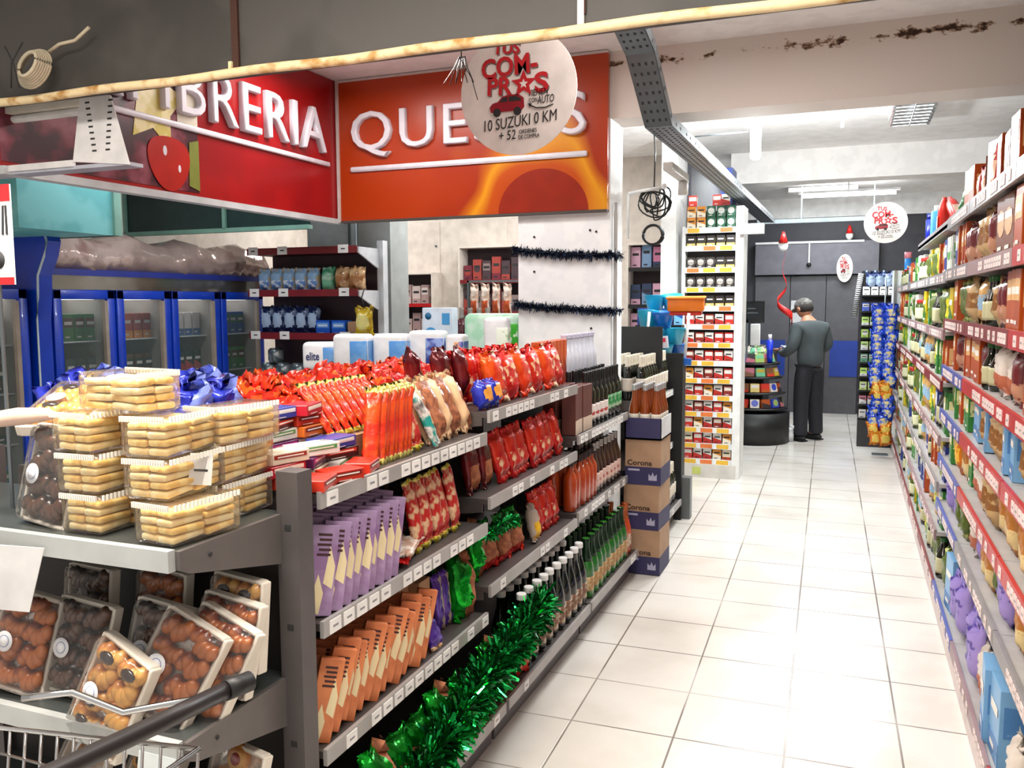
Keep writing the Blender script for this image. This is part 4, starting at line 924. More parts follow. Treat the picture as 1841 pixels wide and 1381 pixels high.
# ============================================================ BAKERY END RACK GOODS
bis_a = M('biscuit_gold', '#f6d88c', .75, c2='#e9bc68', sc_=25, bump=.3, bs=60); bis_b = M('biscuit_pale', '#f8e6b4', .75, c2='#efd193', sc_=18, bump=.3, bs=60)
def biscuit_box():
    root = B().box(-.06, .06, -.10, .10, 0, .088, clear_m, bev=.012, seg=2).raw('biscuit_box'); ps = []
    rm = B()
    for k in range(17): 
        rm.box(-.055+.0065*k, -.052+.0065*k, -.104, -.098, .078, .09, M('rim_white', '#f2efe8', .3))
        rm.box(.058, .064, -.09+.011*k, -.086+.011*k, .078, .09, M('rim_white', '#f2efe8', .3))
    ps.append(rm.raw('ribbed_rim', root))
    rg = random.Random(5)
    for c_ in range(2):
        for l in range(4):
            for q in range(2):
                b = B().box(-.024, .024, -.043, .043, 0, .0155, bis_a if (l+q) % 2 else bis_b, bev=.005, seg=2)
                o = b.raw('biscuit', root); o.location = (-.026+.052*c_+rg.uniform(-.002, .002), -.046+.09*q, .006+.0175*l); o.rotation_euler = (rg.uniform(-.05, .05), rg.uniform(-.05, .05), rg.uniform(-.08, .08)); ps.append(o)
    return Proto(root, ps, 'biscuit_box', 'biscuit box')
bb = biscuit_box()
A_ = [(-1.575, 1.475, 0), (-1.585, 1.475, 1), (-1.59, 1.475, 2), (-1.345, 1.46, 0), (-1.39, 1.475, 1), (-1.40, 1.48, 2), (-1.50, 1.66, 3), (-1.40, 1.655, 0), (-1.40, 1.665, 1), (-1.385, 1.665, 2), (-1.50, 1.46, 3), (-1.40, 1.66, 3), (-1.475, 1.655, 0), (-1.475, 1.655, 1), (-1.50, 1.655, 2)]
lbs = ['bottom box of the left stack', 'second box up in the left stack', 'third box up in the left stack', 'bottom front box at the rack corner', 'second box up in the front right stack', 'third box up in the front right stack', 'rear box of the top layer', 'bottom box of the rear right stack', 'second box of the rear right stack', 'third box of the rear right stack', 'topmost wide box on the whole pile', 'top box of the rear right stack', 'bottom box in the hidden rear middle stack', 'second box in the rear middle stack', 'third box in the rear middle stack']
ANG = [0, .05, -.04, -.1, .06, .12, .1, 0, .05, -.1, 1.45, .1, 0, .05, 0]
HIDE = (6, 11, 12, 13, 14)
for k, (x, y, l) in enumerate(A_):
    if k in HIDE: continue
    bb.put((x, y, 1.143+.0905*l), (0, 0, ANG[k]), 'clear box of golden biscuits, '+lbs[k], 'biscuit box', None)
B().box(-.03, .03, -.001, 0, -.035, .035, tick_m).box(-.018, .018, -.0015, -.001, -.005, .0, ink_m).obj('price_sticker', label='white price sticker stuck on a biscuit box', cat='sticker', loc=(-1.335, 1.49, 1.285), rot=(-.1, .2, 1.35))

past = M('pastry_tan', '#b8702a', .4, c2='#dba24e', sc_=16, bump=.3, bs=40, coat=.3)
past2 = M('pastry_brown', '#7a3212', .3, c2='#b86420', sc_=14, bump=.3, bs=40, coat=.4)
past3 = M('pastry_choc', '#1d0f0b', .25, c2='#5a341c', sc_=18, bump=.3, bs=40, coat=.5)
foam = M('foam_white', '#efe6d8', .7); jam = M('jam_red', '#9c1712', .15, coat=.8); choc_d = M('chocolate_drizzle', '#2a130d', .2, coat=.6)
stk = M('sticker_white', '#f4f4f8', .5); stkb = M('sticker_print', '#9aa6c8', .6)
def pastry_tray(kind, seed, sticker=True):
    """stands on its short edge: x width .15, z height .22, faces -y"""
    rg = random.Random(seed); w, h = .15, .215
    rt = B().box(-w/2, w/2, 0, .012, 0, h, foam, bev=.005, seg=2)
    rt.box(-w/2-.008, -w/2+.002, -.018, .012, -.004, h+.004, foam, bev=.004).box(w/2-.002, w/2+.008, -.018, .012, -.004, h+.004, foam, bev=.004).box(-w/2, w/2, -.018, .012, h-.004, h+.006, foam, bev=.004).box(-w/2, w/2, -.018, .012, -.006, .004, foam, bev=.004)
    root = rt.raw('pastry_tray'); ps = []
    pm = {'tan': past, 'brown': past2, 'choc': past3, 'jam': past}[kind]
    if kind == 'jam': cells = [(-.036, .055), (.036, .055), (-.036, .13), (.036, .13), (0, .19)]
    else: cells = [(-.035+.035*i*2*(1 if True else 0), .035+.05*j) for i in range(2) for j in range(4)]
    for (x, z) in cells:
        b = B()
        if kind == 'jam':
            b.lathe([(.012, -.012), (.032, -.009), (.034, 0), (.028, .011), (.016, .012), (.004, .010)], pm, 12, T=Matrix.Rotation(pi/2, 4, 'X'))
            b.ball((0, -.012, 0), .016, .006, .016, jam)
        else:
            for q in range(5):     # twisted roll made of lobes
                a = q/4*2-1
                b.ball((a*.026, -.003*abs(a), .008*sin(q*2)), .016, .022-.005*abs(a), .024-.004*abs(a), pm)
            if kind == 'tan' and rg.random() < .55: b.ball((.0, -.018, .0), .022, .008, .014, choc_d)
        o = b.raw('pastry', root); o.location = (x+rg.uniform(-.003, .003), -.012, z); o.rotation_euler = (0, rg.uniform(-.5, .5) if kind != 'jam' else 0, 0); ps.append(o)
    fl = B(); fl.box(-w/2-.004, w/2+.004, -.040, -.004, -.002, h+.002, clear2_m, bev=.016, seg=2); ps.append(fl.raw('plastic_wrap', root))
    if sticker:
        s = B().cyl((0, -.0412, 0), .023, .001, stk, axis='Y', seg=24).cyl((0, -.0420, 0), .014, .0006, stkb, axis='Y', seg=16).cyl((0, -.0424, 0), .012, .0006, stk, axis='Y', seg=16).raw('round_sticker', root); s.location = (-.03, 0, h*.5); ps.append(s)
    return Proto(root, ps, 'pastry_tray', 'pastry tray')
tt = pastry_tray('tan', 1); tb_ = pastry_tray('brown', 2); tcx = pastry_tray('choc', 3); tj = pastry_tray('jam', 4, False); tbn = pastry_tray('brown', 6, False)
Z2 = .735
def tray(p_, x, y, z, rx, ry, rz, label, s=1): p_.put((x, y, z), (R(rx), R(ry), R(rz)), label, 'pastry tray', None, s)
tray(tt, -1.545, 1.365, Z2-.06, -12, 20, -8, 'tan pastry tray with chocolate pieces standing at the front of the middle shelf', 1.05)
tray(tb_, -1.42, 1.41, Z2, -18, 22, 0, 'brown twisted pastry tray with white round sticker, middle shelf', 1.05)
tray(tbn, -1.375, 1.48, Z2-.01, -16, 20, -2, 'amber glazed pastry tray leaning right of the stickered one', 1.05)
tray(tbn, -1.36, 1.56, Z2+.01, -8, 8, 0, 'upright amber pastry tray nearest the rack upright')
tray(tt, -1.365, 1.63, Z2+.04, -4, 2, -8, 'pale pastry tray at the back right corner of the middle shelf')
tray(tcx, -1.50, 1.49, Z2, -10, 8, 4, 'dark chocolate pastry tray behind the stickered tray')
tray(tcx, -1.68, 1.43, Z2, -12, 6, 2, 'chocolate pastry tray with pale round sticker left of the centre')
tray(tb_, -1.83, 1.40, Z2, -12, 8, 4, 'nut brown pastry tray at the left of the middle shelf', 1.05)
tray(tcx, -1.79, 1.58, Z2+.03, -6, 0, -6, 'dark pastry tray at the back left of the middle shelf')
tray(tbn, -1.59, 1.62, Z2+.03, -6, 0, -6, 'brown pastry tray at the back centre of the middle shelf')
Z3 = .34
tray(tj, -1.40, 1.43, Z3, -34, 6, -10, 'jam centred cookie tray at the right of the lowest rack shelf')
tray(tj, -1.36, 1.56, Z3+.03, -14, 4, -8, 'jam centred cookie tray near the upright on the lowest rack shelf')
tray(tj, -1.80, 1.45, Z3, -34, 0, -8, 'jam centred cookie tray at the left of the lowest rack shelf')
tray(tt, -1.60, 1.48, Z3, -34, 0, -8, 'tan pastry tray in the middle of the lowest rack shelf')
# top shelf left: chocolate pastry bags and long breads
tray(tcx, -1.725, 1.42, 1.145, -12, 4, -8, 'dark glazed pastry tray with large sticker at the left of the biscuit boxes', 1.02)
tray(tcx, -1.66, 1.60, 1.145, -10, 0, 8, 'second dark glazed pastry tray behind the stickered one on the top shelf', 1.02)
tray(tt, -1.80, 1.50, 1.345, -70, 0, 20, 'tan pastry tray lying across the dark ones on the top shelf', 1.0)
br = B(); 
br.tube([(-.16, 0, 0), (-.1, 0, .006), (0, 0, .01), (.09, 0, .008), (.14, 0, 0)], [.012, .03, .034, .026, .008], M('bread_pink', '#efc9b4', .5, coat=.3), seg=12)
br.obj('bread_stick', label='pale wrapped bread lying on the dark pastry trays', cat='bread', loc=(-1.80, 1.42, 1.385), rot=(0, R(-6), R(8)))
bpy.data.objects['bread_stick'].scale = (.8, .7, .62)
# price cards
B().prism([(-.12, -.1), (.03, -.1), (.1, .06), (-.12, .06)], -.001, .001, M('card_white', '#fbfbfb', .5)).obj('price_card', label='large white price card on the left of the top bakery rail', cat='card', loc=(-1.73, 1.322, 1.06), rot=(R(8), 0, R(8)))
B().box(-.05, .05, -.001, .001, -.04, .03, M('card_clear', '#cfd6d6', .3)).obj('price_card', label='pale price card on the right of the middle bakery rail', cat='card', loc=(-1.34, 1.328, .67), rot=(R(-10), 0, 0))
t = thing('price_sign', 'red and white price sign cut off at the left edge', 'sign', (-1.91, 1.5, 1.70))
B().box(-.1, .02, 0, .004, 0, .24, M('card_white', '#fbfbfb')).obj('sign_card', t)
B().box(-.1, .02, -.001, 0, .2, .24, redr_m).box(-.1, .02, -.001, 0, 0, .018, redr_m).obj('red_band', t)
B().prism([(-.012, .12), (-.006, .12), (-.001, .19), (-.007, .19)], -.002, 0, ink_m).prism([(.002, .12), (.008, .12), (.008, .19), (.002, .19)], -.002, 0, ink_m).cyl((-.03, -.001, .06), .022, .002, ink_m, axis='Y').obj('lettering', t)
B().box(-.045, -.035, .004, .008, -.56, 0, steel_m).obj('stand_rod', t)

# shopping cart
t = thing('shopping_cart', 'wire shopping cart with black handle in the lower left corner', 'shopping cart')
hn = B().tube([(-.985, 1.15, .985), (-1.0, 1.0, .99), (-1.02, .8, 1.0), (-1.05, .5, 1.0)], .0155, M('handle_black', '#241f20', .4), seg=14)
hn.obj('handle', t)
B().tube([(-.975, 1.19, .983), (-.986, 1.14, .985)], .018, black_m, seg=14).obj('handle_grip', t)
wb = B()
def wr(p, rr=.003): wb.tube(p, rr, chrome_m, seg=6)
x0, x1, y0, y1 = -1.62, -1.06, .55, 1.15
wr([(x0, y0, .8), (x1, y0, .86), (x1, y1, .86), (x0, y1, .8), (x0, y0, .8)], .005)
wr([(-1.3, 1.0, .98), (-1.23, 1.04, .985), (-1.18, 1.1, .93), (-1.06, 1.16, .95), (-1.0, 1.17, .985)], .006)
for k in range(13):
    y = y0+(y1-y0)*k/12; wr([(x1, y, .86), (x1-.04, y, .5)]); 
for k in range(14):
    x = x0+(x1-x0)*k/13; wr([(x, y1, .8+.06*k/13), (x, y1-.04, .5)])
for z in (.76, .70, .66, .58, .5): wr([(x0, y1-.01, z), (x1-.01, y1-.01, z), (x1-.01, y0, z)])
wb.obj('wire_basket', t)
wr2 = B().tube([(-1.1, .55, .5), (-1.12, .55, .12), (-1.15, 1.15, .12), (-1.1, 1.18, .5)], .012, chrome_m, seg=8)
for (x, y) in ((-1.12, .6), (-1.15, 1.12)): wr2.cyl((x, y, .06), .055, .03, black_m, axis='X')
wr2.obj('undercarriage', t)

# ============================================================ COOLERS (left wall, doors face +x)
glass_m = M('door_glass', '#8aa0a0', .03, alpha=.12)
cint = M('cooler_interior', '#8d8780', .5); chp = [M('cool_%d' % k, c, .3) for k, c in enumerate(('#c9a46a', '#3d7a3c', '#a83a3a', '#d8d4cc', '#5d4030', '#d88a3a', '#456a9c', '#2e3a34'))]
for k, (y0, y1) in enumerate(((3.62, 4.2), (4.40, 4.94), (4.96, 5.51), (5.53, 6.10), (6.12, 6.70))):
    lb = ['blue glass door cooler at the left edge before the curved panel', 'blue glass door cooler just behind the curved panel', 'third blue cooler door with green packs inside', 'fourth blue cooler door with drinks inside', 'farthest blue cooler beside the red railed shelving'][k]
    t = thing('cooler_cabinet', lb, 'refrigerator', (-5.2, y0, 0)); L_ = y1-y0; zt = 1.76-.0*k
    B().box(-.72, -.68, 0, L_, 0, zt, cint).box(-.72, -.02, 0, .02, 0, zt, cint).box(-.72, -.02, L_-.02, L_, 0, zt, cint).box(-.72, -.02, 0, L_, .3, .34, cint).box(-.72, -.02, 0, L_, zt-.04, zt, cint).obj('cabinet_body', t)
    for z in (.7, 1.05, 1.38): B().box(-.66, -.12, .02, L_-.02, z-.008, z, M('wire_shelf', '#c2c4c4', .4)).obj('shelf', t)
    B().box(-.5, -.15, .04, L_-.04, zt-.07, zt-.045, M('tube_glow', '#ffffff', emit=2.2)).obj('lamp_tube', t)
    dr = B().box(-.02, .02, .0, .07, .3, zt, blue_m, bev=.006).box(-.02, .02, L_-.07, L_, .3, zt, blue_m, bev=.006).box(-.02, .02, .0, L_, zt-.07, zt, blue_m, bev=.006).box(-.02, .02, 0, L_, .3, .38, blue_m, bev=.006).obj('door_frame', t)
    B().box(-.005, .0, .07, L_-.07, .38, zt-.07, glass_m).obj('pane', dr)
    B().box(.0, .03, L_-.105, L_-.075, .8, zt-.08, M('handle_beige', '#a3978a', .4)).obj('handle', dr)
    rg = random.Random(k)
    for z in (.34, .70, 1.05, 1.38):
        y = .05; lev = {.34: 'bottom', .70: 'second', 1.05: 'third', 1.38: 'top'}[z]
        c = rg.randrange(8); c2 = rg.randrange(8)
        pk = pr_box('chilled_pack', .09, .2, .08, chp[c], chp[(c+3) % 8], chp[3], style=rg.randrange(4))
        while y < L_-.05:
            pk.put((-5.42, y0+y+.04, z+.002), (0, 0, AIS+jit(.1)), 'chilled pack on the %s shelf of the %s cooler' % (lev, ['leftmost', 'second', 'third', 'fourth', 'farthest'][k]), 'chilled pack', 'chilled packs, %s shelf, %s cooler' % (lev, ['leftmost', 'second', 'third', 'fourth', 'farthest'][k])); y += .1
# cooler header, film cover
t = thing('cooler_canopy', 'long silver and blue canopy rail over the cooler doors', 'canopy', (-5.2, 4.4, 1.76))
B().box(-.1, .02, 0, 2.35, 0, .10, M('header_steel', '#8f8a84', .15, .8, bump=.15, bs=5)).obj('mirror_strip', t)
B().box(-.08, .03, 0, 2.35, .10, .145, M('header_blue', '#1f2f8c', .35)).obj('blue_strip', t)
fb = B(); rg = random.Random(9); n = 46; fm = M('film_pinkish', '#a8928c', .1, .35, c2='#b9a49e', sc_=2.5, c3='#7a4e4a', thr=(.4, .6), bump=.5, bs=14)
rings = []
for i in range(n+1):
    y = i/n*2.4; rings.append([fb.bm.verts.new((q[0]+rg.uniform(-.012, .012), y, q[1]*(1+.12*sin(i*.5)+rg.uniform(-.06, .06)))) for q in ((.04, .0), (.05, .12), (.0, .22), (-.15, .27), (-.4, .25))])
i0 = fb.mi(fm)
for a, b in zip(rings, rings[1:]):
    for j in range(4): fc = fb.bm.faces.new((a[j], a[j+1], b[j+1], b[j])); fc.smooth = True; fc.material_index = i0
o = fb.obj('plastic_cover', label='crumpled shiny plastic sheet covering the top of the coolers', cat='plastic sheet', loc=(-5.22, 4.38, 1.9))
sol = o.modifiers.new('s', 'SOLIDIFY'); sol.thickness = .003
# curved blue end panel
prof = [(0, 0), (0, 1.55), (.02, 1.7), (.03, 1.85), (.10, 1.98), (.13, 2.08), (.10, 2.17), (.0, 2.2), (-.25, 2.2), (-.6, 2.1), (-.6, 0)]
t = thing('cooler_end_panel', 'curved bright blue end panel between two coolers', 'end panel', (-5.16, 4.25, 0))
B().prism([(x, z) for x, z in prof], 0, .11, blue_m, 'XZ').obj('panel', t)
B().tube([(x+.006, -.008, z) for x, z in prof[:9]], .008, M('edge_white', '#cfe0e6', .4), seg=6).obj('edge_trim', t)

# ---- goods on the red railed shelves
kb1 = pr_pouch('bread_bag', .14, .22, .1, [M('bag_blue_tan', '#8fb4d8', .25, c2='#c8b088', sc_=9, thr=(.48, .55)), M('bag_blue_label', '#5a86c8', .35, c2='#dde6f2', sc_=20)], 'low', 51, .006)
kb2 = pr_pouch('bread_bag', .14, .22, .1, [M('bag_green_pale', '#a8cdb8', .25, c2='#4d9c78', sc_=12), M('bag_green_label', '#7ac09a')], 'low', 52, .006)
kb3 = pr_pouch('bread_bag', .16, .22, .12, [M('bag_brown_bread', '#a06a3c', .2, c2='#d8b488', sc_=12, coat=.5), M('bag_red_base', '#d8451e', .3)], None, 53, .008)
for k in range(5): kb1.put((-4.94+.13*k, 6.44, 1.75), (0, 0, jit(.2)), 'blue labelled bread bag on the upper red railed shelf', 'bag', 'blue bread bags')
kb2.put((-4.27, 6.44, 1.75), (0, 0, 0), 'pale green bread bag beside the brown bags', 'bag')
kb3.put((-4.12, 6.44, 1.75), (0, 0, 0), 'brown bread bag with red base, left of the pair', 'bag'); kb3.put((-3.98, 6.44, 1.75), (0, 0, .2), 'brown bread bag with red base, right of the pair', 'bag')
kd = pr_pouch('snack_bag', .14, .26, .09, [M('bag_navy', '#1c2c5c', .25, .2, c2='#8fa4c4', sc_=12, thr=(.52, .6)), M('bag_navy_label', '#aac0dd', .35)], 'oval', 54, .008)
for k in range(5): kd.put((-4.93+.125*k, 6.44, 1.376), (0, 0, jit(.2)), 'navy snack bag on the second red railed shelf', 'bag', 'navy snack bags')
bt_ = pr_box('blue_tub', .14, .13, .1, M('tub_blue', '#1d5fd0', .3), M('tub_print', '#6aa0e8', .4), M('tub_ink', '#d7e6fa', .5), 'tub', 0)
bt_.put((-4.30, 6.42, 1.376), (0, 0, 0), 'bright blue tub beside the navy bags', 'tub'); bt_.put((-4.14, 6.42, 1.376), (0, 0, 0), 'second bright blue tub, next to the kraft box', 'tub')
pr_box('kraft_tub', .15, .12, .1, kraft_m, None, None, 'box').put((-3.97, 6.42, 1.376), (0, 0, 0), 'small kraft box at the end of the second red railed shelf', 'box')
jar = Proto(B().lathe([(.06, 0), (.07, .02), (.07, .11), (.05, .13)], M('tin_silver', '#a8b0b4', .25, .5, c2='#5d6a70', sc_=20), 16).raw('snack_tin'), [], 'snack_tin', 'tin')
for k, (x, z) in enumerate(((-4.92, .993), (-4.76, .993), (-4.60, .993), (-4.84, 1.125))): jar.put((x, 6.42, z), (0, 0, 0), 'round silver grey tin on the third red railed shelf, %s' % ['leftmost', 'second', 'third', 'on top of the others'][k], 'tin')
for k in range(3): bt_.put((-4.4+.16*k, 6.42, .993), (0, 0, 0), 'blue tub on the third red railed shelf, %s' % ['left', 'middle', 'right'][k], 'tub')
t = pr_pouch('yellow_bag', .17, .26, .1, [M('bag_yellow', '#d8b81c', .25, c2='#a8881a', sc_=8, bump=.3), M('bag_yellow_pale', '#eee08a', .3)], 'oval', 55, .01).put((-3.80, 6.24, 1.37), (0, 0, .1), 'yellow bag hanging from a hook at the shelving corner', 'bag')
B().tube([(0, 0, .0), (-.02, 0, .08), (-.03, .05, .14), (-.04, .1, .16)], .006, black_m, seg=6).obj('bag_hook', label='dark hook that holds the yellow bag', cat='hook', loc=(-3.80, 6.24, 1.62))

# ---- niches in the back wall
def niche(x0, x1, z0, z1, y, label, shelves, seed, cols, rail):
    t = thing('niche_shelving', label, 'shelving unit', (x0, y, 0)); w = x1-x0
    B().box(0, w, -.03, -.01, z0, z1, M('niche_dark', '#3c2c30', .6)).obj('back_panel', t)
    B().box(-.02, 0, -.25, 0, z0, z1, cream_m).box(w, w+.02, -.25, 0, z0, z1, cream_m).box(-.02, w+.02, -.25, 0, z1, z1+.02, cream_m).obj('side_frame', t)
    rg = random.Random(seed)
    for i, z in enumerate(shelves):
        s = B().box(0, w, -.24, -.03, z-.02, z, white_deck).obj('shelf', t); B().box(0, w, -.25, -.24, z-.03, z+.01, rail).obj('price_rail', s)
        x = .06; k = 0
        while x < w-.04:
            c = cols[rg.randrange(len(cols))]; h = rg.uniform(.16, .26)
            pk = pr_box('boxed_product', .1, h, .06, M('nb_'+c, c, .4), M('nb_p_'+cols[(k+1) % len(cols)], cols[(k+1) % len(cols)], .4), ink_m, 'boxed product', rg.randrange(4))
            pk.put((x0+x, y-.14, z+.002), (0, 0, jit(.1)), 'small %s boxed product on shelf %s of the %s' % (['upright', 'printed'][k % 2], ['one', 'two', 'three', 'four'][i], label.split(' with')[0]), 'boxed product', '%s products row %s %s' % (label.split(' with')[0], ['one', 'two', 'three', 'four'][i], ['upright', 'printed'][k % 2])); x += .115; k += 1
niche(-5.08, -4.44, 1.0, 1.98, 8.99, 'narrow wall niche with pale packs behind the red shelving', [1.64, 1.31, 1.02], 1, ['#d8c4c0', '#b89a98', '#e8dcd8'], redr_m)
niche(-4.08, -2.9, .9, 2.26, 8.99, 'wide dark wall niche with bottles left of the column', [1.9, 1.55, 1.2, .92], 2, ['#7a2c3c', '#a8443c', '#4c3a40', '#8c7a78'], redp_m)
niche(-2.16, -1.70, 1.2, 2.24, 8.99, 'pink toy niche right of the column', [2.0, 1.62, 1.3], 3, ['#c87a9c', '#d8a8c0', '#7c9cc0', '#2c3c5c'], black_m)
spb = pr_bottle('purple_wine_bottle', WINE, gg('wine_glass_plum', '#5a2430'), None, None, M('foil_silver', '#b9b4b0'), r=.045, h=.34, foil_z=.75)
for k in range(8): spb.put((-3.35+.09*k-.45, 7.4, 1.2), (0, 0, 0), 'plum coloured bottle behind the green paper pack', 'bottle', 'plum bottles behind the green pack', 1.2)
B().box(-4.0, -2.95, 7.25, 7.55, 0, 1.2, post_m).obj('drinks_counter', label='dark counter under the plum coloured bottles', cat='counter')
wb_ = pr_pouch('clear_snack_bag', .1, .35, .05, [M('bag_clear_tan', '#c0a08c', .2, c2='#e0d0c4', sc_=20), M('bag_clear_orange', '#c8582c', .3)], 'low', 60, .01)
for k in range(4): wb_.put((-3.55+.12*k, 7.95, 1.5), (0, 0, jit(.3)), 'long clear and orange bag hanging before the dark wall niche', 'bag', 'hanging clear bags')
B().box(-3.65, -3.05, 7.99, 8.05, 1.86, 1.88, steel_m).box(-3.65, -3.63, 7.99, 8.05, 0, 1.88, steel_m).obj('hanging_rail', label='steel rail stand with the clear bags', cat='rail')

# ---- cyan plastic goods behind the black end panel
cy = M('plastic_cyan', '#28b4d8', .3, coat=.3); cyd = M('plastic_blue', '#1f6fd0', .3, coat=.3)
def basin(loc, s, label, m_=cy, rot=(0, 0, 0)):
    t = B().lathe([(.055*s, 0), (.085*s, .13*s), (.09*s, .13*s), (.088*s, .125*s), (.058*s, .01*s), (.01, .01*s)], m_, 18).obj('plastic_bucket', label=label, cat='bucket', loc=loc, rot=rot); return t
dm = thing('display_table', 'black display stand behind the end panel under the cyan buckets', 'stand', (-1.55, 6.56, 0))
B().box(0, .32, 0, .5, 1.16, 1.19, black_m).obj('board', dm); B().box(.02, .30, .02, .48, 0, 1.16, black_m).obj('cabinet_body', dm)
for k, (x, y, z, m_, rx) in enumerate(((-1.48, 6.6, 1.19, cy, 0), (-1.36, 6.62, 1.19, cy, .1), (-1.30, 6.85, 1.19, cyd, 0), (-1.42, 6.75, 1.32, cy, .2), (-1.29, 6.74, 1.32, cy, 0), (-1.50, 6.72, 1.45, cy, -.2), (-1.37, 6.7, 1.45, cyd, .1), (-1.47, 6.85, 1.58, cy, 0), (-1.34, 6.9, 1.58, cy, .2))):
    basin((x, y, z), 1.0, 'cyan plastic bucket in the pile behind the end panel, %s' % ['lowest left', 'lowest middle', 'lowest right in blue', 'second layer left', 'second layer right', 'third layer left', 'third layer right in blue', 'top left', 'top right'][k], m_, (rx, 0, 0))
t = thing('orange_crate', 'bright orange plastic tub topping the cyan bucket pile', 'tub', (-1.18, 6.62, 1.585), (R(4), 0, .1))
B().box(-.135, .135, -.09, .09, 0, .10, M('plastic_orange', '#ee7a12', .35), bev=.012).box(-.145, .145, -.1, .1, .095, .108, M('plastic_orange', '#ee7a12'), bev=.003).obj('tub_body', t)
B().box(-.12, .12, -.08, .08, -.03, -.002, M('plastic_red', '#c8281c', .35), bev=.01).obj('red_base', t)
for k, (x, z) in enumerate(((-1.46, 1.2), (-1.16, 1.19))):
    b = B().tube([(0, 0, 0), (.01, 0, .36)], .011, white_m, seg=8).box(-.05, .05, -.02, .02, -.03, .02, cyd); b.obj('cleaning_brush', label='white brush handle %s of the cyan buckets' % ['left', 'right'][k], cat='brush', loc=(x, 6.47, z+.02), rot=(0, .05, 0))
pr_box('brush_pack', .16, .09, .04, M('pack_red_white', '#e0e0ea', .4), M('pack_red_print', '#d8304c', .4), None).put((-1.36, 6.46, 1.3), (0, -.1, 0), 'red and white brush pack held among the cyan buckets', 'pack')
for k in range(5): pr_box('cleaning_pack', .07, .14, .05, M('pack_navy_sky', '#2c4c9c', .4), M('pack_sky', '#7cc0e8', .4), ink_m, style=k % 3).put((-1.655+.077*k, 7.2, 1.462), (0, 0, jit(.2)), 'blue cleaning pack on the rack behind the buckets, %s from left' % ['first', 'second', 'third', 'fourth', 'fifth'][k], 'pack')
B().box(-1.7, -1.31, 7.14, 7.28, 0, 1.46, black_m).obj('black_rack', label='black rack carrying blue cleaning packs behind the buckets', cat='rack')
B().ball((0, 0, 0), .06, .06, .055, M('ball_pink', '#f0d4c8', .4), sub=3).obj('pink_ball', label='pale pink ball at the left of the cyan buckets', cat='ball', loc=(-1.62, 6.52, 1.24))
B().box(-1.72, -1.57, 6.45, 6.59, 0, 1.185, black_m).obj('ball_stand', label='black block under the pale pink ball', cat='stand')

# ============================================================ CIGARETTE STYLE RACK (faces camera)
t = thing('cigarette_rack', 'tall narrow white rack of cigarette packs by the aisle', 'rack', (-1.46, 8.1, 0))
B().box(-.03, 0, 0, .3, .05, 2.35, white_m).obj('side_panel', t); B().box(.46, .53, -.02, .3, 0, 2.52, white_m).obj('side_panel', t)
B().box(0, .46, .14, .16, .05, 2.5, M('rack_back', '#4a4440', .5)).box(0, .46, .16, .3, .05, 2.3, white_m).obj('back_panel', t)
B().box(-.02, .5, -.03, .3, 0, .13, M('rack_base', '#d8d4cc', .5)).box(.1, .18, -.032, -.03, .03, .1, M('tag_yellow_green', '#c8d070', .5)).obj('plinth', t)
packc = [('#c8342c', '#f0e8e0'), ('#e8e4dc', '#b82c24'), ('#1f5c40', '#d8e0d8'), ('#241c1c', '#c8b46a'), ('#8c2c24', '#e8d0c0'), ('#d88a2c', '#f2e6d0'), ('#3a3430', '#a8a098'), ('#e8dcc0', '#c84a20')]
cp = []
for k, (a, b_) in enumerate(packc): cp.append(pr_box('cigarette_pack', .078, .1, .024, M('cig_a%d' % k, a, .4), M('cig_b%d' % k, b_, .4), ink_m if k in (1, 5, 7) else M('cig_txt', '#f0ece4'), 'cigarette pack', k % 4))
zs = [2.33, 2.165, 1.965, 1.785, 1.61, 1.44, 1.27, 1.10, .935, .775, .62, .47, .32, .17]
cn = ['red', 'white', 'dark green', 'black', 'maroon', 'orange', 'charcoal', 'cream']
on = ['topmost', 'second', 'third', 'fourth', 'fifth', 'sixth', 'seventh', 'eighth', 'ninth', 'tenth', 'eleventh', 'twelfth', 'thirteenth', 'lowest']
yo = M('strip_yellow', '#e8b83c', .5); stw = M('strip_white', '#e8ecf0', .5); oro = M('strip_orange', '#e07a3c', .5)
for i, z in enumerate(zs):
    s = B().box(0, .46, 0, .14, z-.012, z, white_m).obj('shelf', t)
    B().box(0, .46, -.012, 0, z-.045, z+.006, [stw, stw, stw, white_m][i % 4]).obj('price_rail', s)
    rg = random.Random(i)
    for q in range(3):
        x = .02+.15*q; B().box(x, x+.11, -.0135, -.012, z-.04, z, [yo, stw, oro, yo][(q+i) % 4 if i < 8 else (2 if q % 2 else 3)]).obj('price_ticket', s)
    for q in range(5):
        c = {0: 2 if q > 1 else 5, 1: 3, 2: 6 if q < 3 else 3, 3: 6, 4: 3}.get(i, [0, 1, 4, 1, 0][(q+i) % 5])
        if i > 7: c = [1, 0, 4, 5, 1][(q*2+i) % 5] if i < 12 else [1, 5, 7, 0, 1][(q+i) % 5]
        cp[c].put((-1.46+.05+.09*q, 8.1+.03, z+.001), (0, 0, jit(.08)), '%s cigarette pack on the %s shelf of the white rack' % (cn[c], on[i]), 'cigarette pack', '%s packs, %s shelf of the white rack' % (cn[c], on[i]), 1.0)
for q in range(3): cp[2].put((-1.46+.23+.09*q, 8.13, 2.433), (0, 0, jit(.08)), 'dark green cigarette pack stacked over the topmost row', 'cigarette pack', 'dark green packs stacked on top')
for q in range(2): cp[5].put((-1.46+.05+.09*q, 8.13, 2.433), (0, 0, jit(.08)), 'orange cigarette pack stacked over the topmost row', 'cigarette pack', 'orange packs stacked on top')
